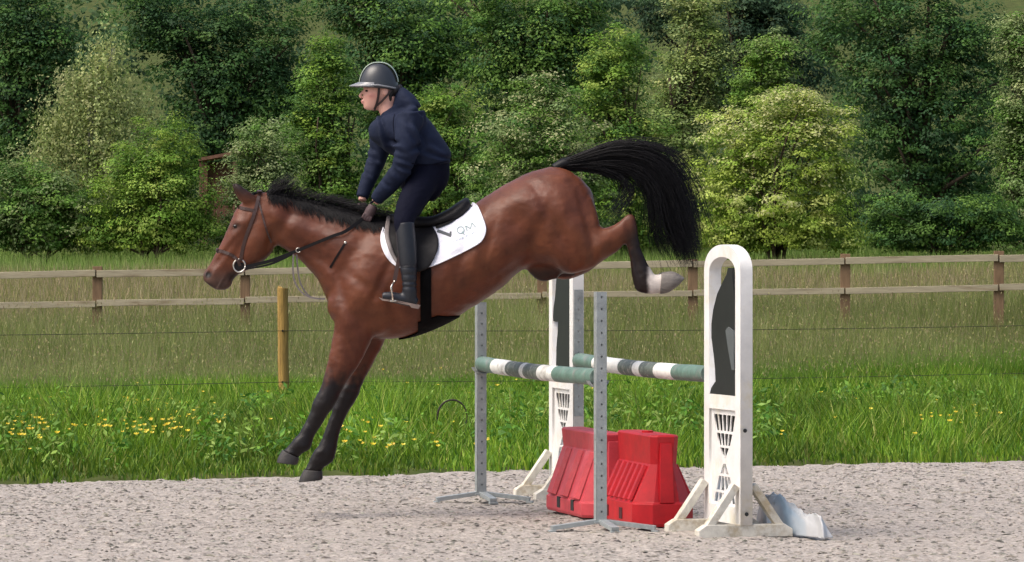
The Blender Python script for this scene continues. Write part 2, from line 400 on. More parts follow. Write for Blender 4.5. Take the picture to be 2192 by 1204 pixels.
# ------------------------------------------------------------------ grass
def blades(X, Y, hgt, wid, col, lean, name, simple=False):
    n = len(X); Z = ground_z(X, Y) + np.clip((Y - edge_y(X)) * 0.25, -0.05, 0.0)
    a = rng.uniform(0, 6.28, n); fa = rng.uniform(-0.7, 0.7, n)
    dx, dy = np.cos(a) * lean * hgt, np.sin(a) * lean * hgt
    wx, wy = np.cos(fa) * wid / 2, np.sin(fa) * wid / 2
    V = np.zeros((n, 5, 3)); z0 = Z - 0.02
    V[:, 0] = np.stack([X - wx, Y - wy, z0], -1); V[:, 1] = np.stack([X + wx, Y + wy, z0], -1)
    mx, my, mz = X + dx * 0.35, Y + dy * 0.35, Z + hgt * 0.55
    V[:, 2] = np.stack([mx + wx * 0.9, my + wy * 0.9, mz], -1); V[:, 3] = np.stack([mx - wx * 0.9, my - wy * 0.9, mz], -1)
    V[:, 4] = np.stack([X + dx, Y + dy, Z + hgt], -1)
    if simple:
        V = V[:, [0, 1, 4]]; k = np.arange(n) * 3
        return np_mesh(name, V.reshape(-1, 3), tris=np.stack([k, k+1, k+2], -1), colors=np.repeat(col, 3, 0))
    k = np.arange(n) * 5
    quads = np.stack([k, k+1, k+2, k+3], -1); tris = np.stack([k+3, k+2, k+4], -1)
    return np_mesh(name, V.reshape(-1, 3), tris=tris, quads=quads, colors=np.repeat(col, 5, 0))

def col_mix(cols, n, jit=0.25, weights=None):
    cols = np.array(cols); idx = rng.choice(len(cols), n, p=weights)
    return cols[idx] * (1 + rng.uniform(-jit, jit, (n, 1))) * (1 + rng.uniform(-0.06, 0.06, (n, 3)))

# green verge between arena and wire fence
n = 185000
X = rng.uniform(-6.6, 7.2, n); t = rng.random(n) ** 1.05 * 14.4
Y = edge_y(X) + t - 0.05 + (fbm(X * 3, X * 0 + 2, 5, 3) - 0.5) * 0.5 * np.clip(1 - t / 4, 0, 1)
patch = fbm(X * 0.9, Y * 0.7, 41, 3)
h = (0.09 + 0.33 * np.clip(t / 3.0, 0, 1) - 0.14 * np.clip((t - 4) / 4, 0, 1)) * rng.uniform(0.45, 1.15, n) * (0.35 + 1.3 * patch)
c = col_mix([srgb(108, 140, 36), srgb(88, 124, 34), srgb(126, 154, 50), srgb(64, 100, 28), srgb(150, 156, 78)], n, 0.22, [0.3, 0.27, 0.2, 0.16, 0.07])
c *= ((0.5 + 1.0 * patch) * (0.62 + 0.76 * fbm(X * 2.6, Y * 1.3, 45, 2)))[:, None]
tag(link('verge_grass', blades(X, Y, h, rng.uniform(0.007, 0.015, n), c, rng.uniform(0.1, 0.7, n), 'verge_grass'), M['grass']),
    'bright green rough grass of the verge beside the arena', 'grass', kind='stuff')
# tall hay meadow between wire fence and rail fence, and beyond it
n = 165000
X = rng.uniform(-9, 10, n); u = rng.random(n)
Y = wire_y(X) + 1.6 + u * (51.4 - wire_y(X) - 1.6)
patch = fbm(X * 0.7, Y * 0.7, 51, 3)
h = (0.32 + (0.68 + 0.016 * X) * u ** 1.3) * rng.uniform(0.6, 1.12, n) * (0.75 + 0.5 * patch)
c = col_mix([srgb(140, 146, 88), srgb(124, 138, 72), srgb(154, 154, 106), srgb(110, 128, 60), srgb(164, 160, 118)], n, 0.2, [0.28, 0.27, 0.17, 0.2, 0.08])
g = np.clip(1 - u * 4, 0, 1)[:, None]; c = c * (1 - g) + col_mix([srgb(104, 146, 40), srgb(86, 130, 34)], n) * g
c *= (0.78 + 0.44 * patch)[:, None]
tag(link('hay_meadow_grass', blades(X, Y, h, rng.uniform(0.007, 0.015, n), c, rng.uniform(0.1, 0.5, n), 'hay_meadow_grass', True), M['grass']),
    'tall olive seeding grass between the wire fence and the rail fence', 'grass', kind='stuff')
sm_ = rng.choice(n, 26000, replace=False)
hd = np.stack([X[sm_] + rng.normal(0, 0.05, 26000), Y[sm_], ground_z(X[sm_], Y[sm_]) + h[sm_] * rng.uniform(0.85, 1.2, 26000)], -1)
lv, lq = leaf_quads(hd, np.stack([rng.normal(0, .6, 26000), -np.ones(26000), rng.normal(0, .3, 26000)], -1), rng.uniform(0.02, 0.05, 26000), rng.uniform(0.007, 0.013, 26000), rng.normal(1.57, 0.35, 26000))
tag(link('seed_heads', np_mesh('seed_heads', lv, quads=lq, colors=np.repeat(col_mix([srgb(156, 146, 104), srgb(138, 124, 94), srgb(166, 160, 112), srgb(148, 150, 86)], 26000, 0.2), 4, 0)), M['grass']),
    'tan seed heads floating over the tall meadow grass', 'seed heads', kind='stuff')
n = 130000
Y = 50 + 46 * rng.random(n) ** 0.85; X = rng.uniform(-1, 1, n) * (Y * 0.13 + 4) + 0.2
patch = fbm(X * 0.5, Y * 0.35, 61, 3); w = np.clip((Y - 77) / 8 + (patch - 0.5) * 2.4, 0, 1)[:, None]
h = (0.62 - 0.2 * np.clip((Y - 55) / 20, 0, 1)) * rng.uniform(0.5, 1.15, n)
c = col_mix([srgb(160, 144, 108), srgb(142, 138, 88), srgb(172, 154, 124), srgb(124, 132, 68)], n, 0.18) * (1 - w) + \
    col_mix([srgb(126, 152, 72), srgb(110, 142, 60), srgb(142, 160, 90)], n, 0.18) * w
tag(link('far_meadow_grass', blades(X, Y, h, rng.uniform(0.012, 0.024, n), c, rng.uniform(0.1, 0.5, n), 'far_meadow_grass', True), M['grass']),
    'brownish to green meadow grass beyond the rail fence', 'grass', kind='stuff')

# broad-leaved weeds standing in the verge (docks, nettles): nobody could count them
def weeds(n):
    X = rng.uniform(-5, 5.6, n); t = rng.uniform(0.8, 7.5, n); keep = fbm(X * 1.1, t * 0.9, 71, 2) > 0.5
    X, t = X[keep], t[keep]; Y = edge_y(X) + t; m = len(X); k = 26
    H_ = rng.uniform(0.14, 0.46, m)
    f = rng.random((m, k)); rad = rng.uniform(0.02, 0.16, (m, k)); an = rng.uniform(0, 6.28, (m, k))
    C = np.stack([X[:, None] + rad * np.cos(an), Y[:, None] + rad * np.sin(an), ground_z(X, Y)[:, None] + f * H_[:, None] + 0.03], -1).reshape(-1, 3)
    N = np.stack([np.cos(an) * 0.7, np.sin(an) * 0.7, rng.uniform(0.3, 1, (m, k))], -1).reshape(-1, 3)
    L = rng.uniform(0.03, 0.085, m * k); V, q = leaf_quads(C, N, L, L * rng.uniform(0.3, 0.5, m * k), rng.uniform(0, 6.28, m * k))
    pc = col_mix([srgb(92, 138, 40), srgb(112, 154, 52), srgb(70, 114, 36), srgb(138, 166, 78)], m, 0.2)
    c = np.repeat(pc, k, 0) * rng.uniform(0.8, 1.2, (m * k, 1))
    return np_mesh('verge_weeds', V, quads=q, colors=np.repeat(c, 4, 0))
tag(link('verge_weeds', weeds(1700), M['grass']), 'broad leaved weeds growing among the verge grass', 'weeds', kind='stuff')

def buttercups():
    pts = []
    for cx, cy, sx, sy, m in [(620, 770, 0, 0, 0), (230, 880, 150, 22, 190), (640, 880, 0, 0, 0), (330, 900, 120, 25, 170), (480, 985, 60, 10, 130), (60, 905, 60, 30, 90),
                              (310, 865, 60, 14, 60), (860, 960, 120, 25, 90), (1010, 950, 60, 20, 22), (120, 985, 130, 15, 18), (1760, 950, 180, 25, 50),
                              (2060, 880, 110, 30, 40), (750, 900, 100, 40, 60), (1000, 800, 900, 90, 160)]:
        for _ in range(m): pts.append((rng.normal(cx, sx * 0.6), rng.normal(cy, sy * 0.7)))
    P_ = np.array(pts); zt = rng.uniform(0.18, 0.36, len(P_)); Y = (EYE - zt) * F / np.maximum(P_[:, 1] - CY, 60)
    X = (P_[:, 0] - CX) * Y / F; ok = (Y > edge_y(X) + 0.3) & (Y < wire_y(X) + 4); X, Y, zt = X[ok], Y[ok], zt[ok]; m = len(X)
    k = 5; an = rng.uniform(0, 6.28, m)[:, None] + np.arange(k) * 6.283 / k; r = rng.uniform(0.007, 0.013, m)[:, None]
    C = np.stack([X[:, None] + np.cos(an) * r, Y[:, None] + np.sin(an) * r, zt[:, None] + ground_z(X, Y)[:, None] + 0 * an], -1).reshape(-1, 3)
    N = np.stack([-np.cos(an) * 0.7, -np.sin(an) * 0.7 - 0.4, 0 * an + 0.8], -1).reshape(-1, 3)
    L = np.repeat(r[:, 0] * 1.9, k); V, q = leaf_quads(C, N, L, L, np.zeros(m * k))
    c = col_mix([srgb(236, 208, 28), srgb(222, 186, 20), srgb(240, 222, 70)], m * k, 0.1)
    return np_mesh('buttercup_flowers', V, quads=q, colors=np.repeat(c, 4, 0))
tag(link('buttercup_flowers', buttercups(), M['petal']), 'yellow buttercup flowers scattered through the verge grass', 'flowers', kind='stuff')

# ------------------------------------------------------------------ trees and shrubs
def unit(n):
    v = rng.normal(size=(n, 3)); return v / np.linalg.norm(v, axis=1, keepdims=True)

def crown_mesh(name, blobs, clumps, per, leaf, clump_r, cols, weights=None, mode='round', jit=0.2, flowers=None):
    """leaf clumps spread through a lumpy volume; blobs = (x, y, z, rx, ry, rz) local metres"""
    B = np.array(blobs); area = (B[:, 3] * B[:, 5]) ** 0.9; p = area / area.sum()
    idx = rng.choice(len(B), clumps, p=p); d = unit(clumps)
    rr = np.clip(rng.beta(3, 1.4, clumps) * (0.86 + 0.3 * rng.random(clumps)), 0, 1.12)
    C = B[idx, :3] + d * rr[:, None] * B[idx, 3:6]
    cr = clump_r * rng.uniform(0.55, 1.35, clumps)
    out = C - B[:, :3].mean(0); out /= np.linalg.norm(out, axis=1, keepdims=True) + 1e-6
    n = clumps * per; ci = np.repeat(np.arange(clumps), per)
    if mode == 'weep':
        s = rng.random((clumps, 8)); st = rng.integers(0, 8, n)
        ang = rng.uniform(0, 6.28, (clumps, 8))[ci, st]; reach = (rng.random((clumps, 8)) ** 0.6)[ci, st] * cr[ci]
        drop = rng.random(n); 
        pos = C[ci] + np.stack([np.cos(ang) * reach, np.sin(ang) * reach, -drop * cr[ci] * 2.2 + 0.25 * cr[ci] * (1 - (reach / cr[ci]) ** 2)], -1) + rng.normal(0, 0.035, (n, 3))
        N = np.stack([np.cos(ang), np.sin(ang), rng.uniform(-0.2, 0.5, n)], -1) + unit(n) * 0.7
    else:
        q = unit(n); q[:, 2] = np.where(q[:, 2] < -0.25, -q[:, 2], q[:, 2]); rad = rng.random(n) ** 0.45
        # a spray: shell of leaves, flattened and pushed outwards
        pos = C[ci] + q * rad[:, None] * cr[ci][:, None] * np.array([1.0, 1.0, 0.66])
        N = q * 0.9 + out[ci] * 0.5 + np.array([0, 0, 0.4]) + unit(n) * 0.48
    L = leaf * rng.uniform(0.6, 1.35, n); V, quads = leaf_quads(pos, N, L, L * rng.uniform(0.42, 0.7, n), rng.uniform(0, 6.28, n))
    cc = col_mix(cols, clumps, jit, weights); c = cc[ci] * rng.uniform(0.88, 1.12, (n, 1))
    if flowers is not None:
        fcol, share = flowers; top = (C[:, 2] - C[:, 2].min()) / np.ptp(C[:, 2])
        pf = rng.random(clumps) < share * 2 * np.clip(top - 0.15, 0, 1)
        fl = pf[ci] & (rng.random(n) < 0.55); c[fl] = np.array(fcol) * rng.uniform(0.85, 1.1, (fl.sum(), 1))
    return np_mesh(name, V, quads=quads, colors=np.repeat(c, 4, 0)), C

def trunk_mesh(name, h, r, C, n_limbs, stems=1, spread=0.3):
    mb = MB(); tops = []
    for s in range(stems):
        a = rng.uniform(0, 6.28); bx, by = (math.cos(a) * spread, math.sin(a) * spread) if stems > 1 else (0, 0)
        pts = [(bx * 0.4, by * 0.4, -0.3)]
        for k in range(1, 6):
            f = k / 5; pts.append((bx * (0.4 + f * 1.6) + rng.normal(0, 0.04) * h * 0.3, by * (0.4 + f * 1.6) + rng.normal(0, 0.04) * h * 0.3, h * f))
        mb.tube(pts, [r * (1 - 0.16 * k) / math.sqrt(stems) for k in range(6)], 7); tops.append(pts)
    for k in rng.choice(len(C), min(n_limbs, len(C)), replace=False):
        pts = tops[rng.integers(0, stems)]; e = C[k]; j = min(5, max(1, int(5 * min(0.95, max(0.1, (e[2] * 0.55) / h)))))
        s = Vector(pts[j]); e = Vector(e); mid = (s + e) / 2 + Vector((0, 0, 0.12 * (e - s).length))
        mb.tube([s, mid, e], [r * 0.28, r * 0.17, r * 0.06], 5)
    return mb.mesh(name, smooth=True)

def tree(name, label, cat, ells, Y, clumps, per, leaf, clump_r, cols, bark='bark', trunk_r=0.12, stems=1, depth=0.85, group=None, **kw):
    ells = np.array(ells, float); m = Y / F
    if Y < 96:                                          # low growth down to the grass
        lo, hi = (ells[:, 0] - ells[:, 2]).min(), (ells[:, 0] + ells[:, 2]).max(); w_ = (hi - lo) / 2
        ells = np.vstack([ells] + [[lo + w_ * f, 508, w_ * 0.42, 40] for f in (0.35, 0.8, 1.25, 1.65)]); clumps = int(clumps * 1.3)
    cx = np.average(ells[:, 0], weights=ells[:, 2]); X0 = (cx - CX) * m; z0 = float(ground_z(X0, Y))
    blobs = [((e[0] - CX) * m - X0, rng.uniform(-0.25, 0.25) * e[2] * m, EYE - (e[1] - CY) * m - z0, e[2] * m, e[2] * m * depth, e[3] * m) for e in ells]
    t = thing(name, label, cat, (X0, Y, z0), 0, group)
    me, C = crown_mesh('crown', blobs, clumps, per, leaf, clump_r, cols, **kw)
    link('crown', me, M['leaf'], t)
    top = max(b[2] for b in blobs)
    link('trunk', trunk_mesh('trunk', top * 0.72, trunk_r, C, 26, stems), M[bark], t)
    return t

DK = [srgb(72, 106, 54), srgb(59, 93, 53), srgb(88, 123, 59), srgb(49, 80, 47)]
MID = [srgb(103, 139, 59), srgb(87, 122, 51), srgb(120, 152, 71), srgb(73, 107, 46)]
YEL = [srgb(130, 159, 63), srgb(113, 146, 54), srgb(148, 170, 78), srgb(93, 126, 47)]
SAGE = [srgb(137, 154, 100), srgb(119, 139, 85), srgb(152, 165, 115), srgb(100, 122, 69)]
BRI = [srgb(163, 183, 82), srgb(146, 170, 67), srgb(183, 196, 109), srgb(122, 152, 56)]
PALE = [srgb(150, 165, 95), srgb(130, 152, 80), srgb(170, 180, 117), srgb(109, 132, 65)]

tree('weeping_birch', 'pale green weeping birch with drooping twigs at the far left', 'tree',
     [(240, 70, 26, 40), (222, 120, 44, 46), (205, 180, 62, 56), (150, 170, 34, 30), (280, 205, 46, 40), (180, 250, 86, 60), (110, 240, 36, 40), (260, 290, 70, 60), (160, 340, 96, 80), (100, 330, 44, 60), (170, 440, 120, 90)], 93, 380, 82, 0.075, 0.50,
     [srgb(158, 168, 108), srgb(138, 152, 88), srgb(172, 178, 122), srgb(114, 130, 70)], bark='birch_bark', trunk_r=0.10, mode='weep')
tree('round_bush', 'dense rounded yellow green bush below the birch, left of the horse head', 'bush',
     [(335, 360, 112, 108), (350, 430, 116, 92), (260, 450, 90, 74), (400, 470, 70, 54)], 88, 400, 82, 0.068, 0.34, YEL, stems=4, trunk_r=0.1)
tree('mixed_shrub', 'loose mixed shrub at the left edge below the birch', 'bush',
     [(50, 420, 90, 92), (130, 455, 90, 74), (20, 480, 70, 50)], 88.5, 330, 82, 0.072, 0.34, MID + SAGE[:2], stems=4, trunk_r=0.09)
tree('sallow_bush', 'greyish sage green sallow bush above the horse ears', 'bush',
     [(560, 330, 82, 78), (545, 420, 88, 84), (600, 470, 90, 56)], 89, 320, 82, 0.068, 0.34, SAGE + MID[:1], stems=4, trunk_r=0.1)
tree('hazel', 'tall upright light green hazel left of the rider helmet', 'tree',
     [(705, 130, 44, 50), (700, 210, 72, 80), (680, 310, 92, 90), (720, 400, 96, 90), (690, 470, 90, 55)], 91, 430, 82, 0.072, 0.36, MID + YEL[:2], stems=5, trunk_r=0.14)
tree('spindle_bush', 'mid green bush with yellowish tips right behind the rider back', 'bush',
     [(960, 240, 86, 62), (930, 320, 110, 80), (980, 400, 110, 90), (900, 460, 110, 60)], 90, 410, 82, 0.068, 0.34, MID + YEL, stems=4, trunk_r=0.12)
tree('elder_bush', 'broad elder bush with pale flowering top above the horse back', 'bush',
     [(1155, 215, 80, 56), (1150, 290, 130, 80), (1100, 370, 120, 80), (1210, 380, 110, 80), (1130, 460, 160, 60)], 88, 480, 82, 0.068, 0.34, MID + SAGE[:2], stems=5, trunk_r=0.12,
     flowers=(srgb(176, 180, 130), 0.3))
tree('field_maple', 'yellow green field maple behind the horse tail', 'tree',
     [(1320, 130, 74, 70), (1300, 220, 90, 90), (1350, 320, 100, 100), (1320, 430, 110, 90)], 92, 430, 82, 0.072, 0.38, MID + YEL[:3], stems=2, trunk_r=0.14)
tree('white_willow', 'tall silvery green willow above the horse tail', 'tree',
     [(1490, 20, 70, 70), (1500, 110, 80, 80), (1470, 210, 90, 90), (1450, 310, 90, 90), (1450, 430, 80, 90)], 95, 430, 82, 0.076, 0.42, PALE + SAGE[:2], stems=2, trunk_r=0.18)
tree('ash_sapling', 'light green young ash just above the bright flowering bush', 'tree',
     [(1650, 130, 56, 60), (1620, 200, 70, 70), (1640, 280, 90, 80)], 94, 260, 82, 0.076, 0.36, [MID[0], MID[2], SAGE[0], YEL[0]], stems=2, trunk_r=0.1)
tree('flowering_bush', 'big bright yellow green flowering bush behind the white arched wing', 'bush',
     [(1690, 240, 90, 58), (1770, 280, 72, 62), (1570, 300, 80, 70), (1660, 340, 140, 86), (1780, 390, 74, 70), (1560, 410, 100, 84), (1690, 450, 140, 70), (1600, 500, 120, 46)],
     85, 620, 82, 0.066, 0.30, BRI, stems=6, trunk_r=0.12, flowers=(srgb(196, 198, 140), 0.42), weights=None)
tree('dark_oak', 'large dark green oak filling the upper right', 'tree',
     [(1820, 60, 110, 110), (1960, 60, 130, 120), (2080, 120, 110, 120), (1900, 200, 130, 120), (2040, 280, 150, 120), (1930, 360, 140, 100), (2090, 410, 110, 80)],
     98, 640, 78, 0.087, 0.5, DK + [MID[3]], trunk_r=0.35)
tree('goat_willow', 'pale green willow cut by the right edge of the picture', 'tree',
     [(2180, 110, 52, 80), (2190, 230, 66, 90), (2180, 340, 60, 80), (2190, 440, 60, 70)], 92, 300, 82, 0.072, 0.4, SAGE + MID[:2], stems=2, trunk_r=0.12)
tree('bramble_thicket', 'low dark bramble thicket at the foot of the dark oak', 'bush',
     [(1920, 460, 90, 46), (2020, 470, 90, 42), (2120, 470, 80, 48)], 89, 330, 82, 0.068, 0.3, MID[:2] + DK[:2] + [MID[3]], stems=5, trunk_r=0.06)
tree('dark_alder', 'dark alder filling the upper left corner behind the birch', 'tree',
     [(20, 40, 120, 90), (80, 130, 110, 100), (20, 240, 110, 100), (60, 350, 110, 90)], 101, 460, 78, 0.091, 0.5, DK + [MID[3]], trunk_r=0.25)
tree('dark_lime', 'dark lime tree between the birch and the tall hazel', 'tree',
     [(330, 40, 110, 90), (450, 120, 120, 110), (560, 70, 110, 100), (480, 250, 120, 100), (590, 210, 90, 100), (420, 340, 110, 80)],
     103, 640, 78, 0.091, 0.5, DK, trunk_r=0.3)
tree('dark_maple', 'dark green woodland tree directly above the rider helmet', 'tree',
     [(760, 20, 110, 90), (860, 70, 120, 100), (960, 110, 110, 90), (840, 180, 120, 100), (880, 300, 120, 100)], 102, 520, 78, 0.091, 0.5, DK + MID[:1], trunk_r=0.28)
tree('woodland_ash', 'mid green woodland tree above the elder bush', 'tree',
     [(1060, 30, 110, 90), (1170, 90, 110, 90), (1240, 30, 90, 80), (1090, 160, 110, 80), (1240, 170, 100, 100), (1120, 300, 120, 100)],
     100, 540, 78, 0.087, 0.48, MID + DK[:2], trunk_r=0.28)
tree('bluish_pine', 'dark bluish green tree behind the silvery willow', 'tree',
     [(1600, 30, 100, 90), (1660, 60, 90, 80), (1400, 30, 80, 70), (1560, 160, 110, 100), (1700, 220, 90, 120)], 104, 460, 78, 0.091, 0.5,
     [srgb(62, 88, 62), srgb(54, 78, 56), srgb(74, 100, 66)], trunk_r=0.3)  # dark bluish green leaf colours

# the wood behind, one mass
wb = []
for k in range(189):
    x = -32 + 64 * (k % 27) / 26 + rng.uniform(-1, 1); y = rng.uniform(108, 124); z = 2.2 + 2.0 * (k // 27) + rng.uniform(-0.8, 0.8)
    wb.append((x, y, z, rng.uniform(1.6, 3), rng.uniform(1.6, 3), rng.uniform(1.4, 2.4)))
wm, wC = crown_mesh('woodland', wb, 3900, 42, 0.20, 0.75, [srgb(68, 96, 60), srgb(58, 86, 56), srgb(78, 106, 62)])
tag(link('woodland', wm, M['leaf']), 'dark wood closing the view behind the trees', 'wood', kind='stuff')
ub = [(rng.uniform(-23, 23), rng.uniform(92, 100), rng.uniform(1.2, 2.6), rng.uniform(1, 2), 1.2, rng.uniform(0.8, 1.6)) for _ in range(66)]
um, _ = crown_mesh('undergrowth', ub, 1250, 50, 0.11, 0.42, [srgb(56, 82, 40), srgb(46, 70, 36), srgb(72, 98, 46)])
tag(link('undergrowth', um, M['leaf']), 'dark undergrowth along the foot of the wood', 'undergrowth', kind='stuff')

# small timber shelter glimpsed between the bushes
sh = thing('timber_shelter', 'small red brown timber shelter glimpsed between bushes above the horse head', 'shelter', tuple(PW(470, 440, 96)))
mb = MB(); mb.add([(-0.45, -0.5, 1.0), (0.45, -0.5, 1.16), (0.45, 0.9, 1.16), (-0.45, 0.9, 1.0), (-0.45, -0.5, 1.07), (0.45, -0.5, 1.24), (0.45, 0.9, 1.24), (-0.45, 0.9, 1.07)],
                  [(0,3,2,1),(4,5,6,7),(0,1,5,4),(1,2,6,5),(2,3,7,6),(3,0,4,7)]); mb.build('roof', M['hut'], sh)
for x in (-0.38, 0.38):
    MB().box(x - 0.05, x + 0.05, -0.42, -0.32, -0.9, 1.0).build('post', M['hut'], sh)
    MB().box(x - 0.05, x + 0.05, 0.7, 0.8, -0.9, 1.0).build('post', M['hut'], sh)
MB().box(-0.42, 0.42, 0.82, 0.86, -0.9, 1.0).build('back_wall', M['hut'], sh)

# ------------------------------------------------------------------ fences
rf = thing('rail_fence', 'timber post and rail fence with pale rails crossing the meadow', 'fence', (0, 0, 0))
posts_px = [-1075, -753, -432, -112, 207, 525, 842, 1160, 1483, 1808, 2137, 2468, 2800, 3133]
def rail_point(px):
    k = (px - CX) / F; Y = 50.1 / (1 + 0.14 * k); return k * Y, Y
post_xy = [rail_point(p) for p in posts_px]
def top_rail_y(px): return 591 - 38 * (px - 0) / 2192.0
for (x, y), px in zip(post_xy, posts_px):
    zt = EYE - (top_rail_y(px) - 16 - CY) * y / F; zg = float(ground_z(x, y)) - 0.1
    lean = rng.normal(0, 0.008)
    mb = MB(); w = 0.055
    a = Vector((x, y, zg)); b = Vector((x + lean, y, zt + rng.normal(0, 0.012)))
    mb.beam(a, b, 0.115, 0.08, (0, 1, 0)); mb.build('post', M['post_wood'], rf, 0.006)
for k in range(len(posts_px) - 1):
    (x0, y0), (x1, y1) = post_xy[k], post_xy[k + 1]
    for r_, (off, hh) in enumerate(((0, 0.080), (62, 0.074))):
        z0 = EYE - (top_rail_y(posts_px[k]) + off - CY) * y0 / F + rng.normal(0, 0.006); z1 = EYE - (top_rail_y(posts_px[k+1]) + off - CY) * y1 / F + rng.normal(0, 0.006)
        g = 0.008
        MB().beam((x0 + g, y0 - 0.064, z0), (x1 - g, y1 - 0.064, z1), 0.038, hh * rng.uniform(0.94, 1.06)).build('rail', M['rail_wood'], rf, 0.005)

wf = thing('wire_fence', 'round wooden post with two strands of wire along the verge', 'fence', (0, 0, 0))
def wpost(x, zt=1.27, lean=0.0):
    y = float(wire_y(x)); mb = MB(); pts = []; rad = []
    for k in range(9):
        f = k / 8; pts.append((x + lean * f + rng.normal(0, 0.002), y, -0.15 + (zt + 0.15) * f)); rad.append(0.054 + rng.normal(0, 0.0012))
    pts.append((x + lean, y, zt + 0.003)); rad.append(0.047)
    mb.tube(pts, rad, 18); mb.build('post', M['round_post'], wf, smooth=False)
wpost(-2.25, lean=-0.012); wpost(-8.9); wpost(6.6); wpost(13.2)
for zw in (0.345, 0.85):
    mb = MB(); pts = []
    for s in np.linspace(-8.9, 13.2, 80):
        sag = -0.02 * math.sin(math.pi * (s + 8.9) / 6.65) if s < -2.25 else -0.03 * abs(math.sin(math.pi * (s + 2.25) / 8.85))
        pts.append((s, float(wire_y(s)) - 0.057, zw + sag))
    mb.tube(pts, 0.0034, 5); mb.build('wire', M['wire'], wf)
    MB().tube([(-2.262, wire_y(-2.25) - 0.052, zw), (-2.262, wire_y(-2.25) - 0.064, zw)], 0.011, 8).build('insulator', M['leather'], wf)

# arched bramble stem in the verge
bs = MB(); pts = []
c0 = PW(968, 898, 33.6)
for k in range(19):
    a = math.pi * (1.12 - 1.25 * k / 18); pts.append((c0.x + 0.118 * math.cos(a), c0.y + 0.03 * k / 18, c0.z + 0.02 + 0.135 * math.sin(a)))
pts = [(pts[0][0] + 0.005, pts[0][1], 0.0)] + pts
bs.tube(pts, [0.008] * 8 + [0.007] * 6 + [0.005] * 6, 6)
tag(bs.build('bramble', M['strap']), 'thin dark bramble arching over in the verge left of the metal stand', 'bramble')
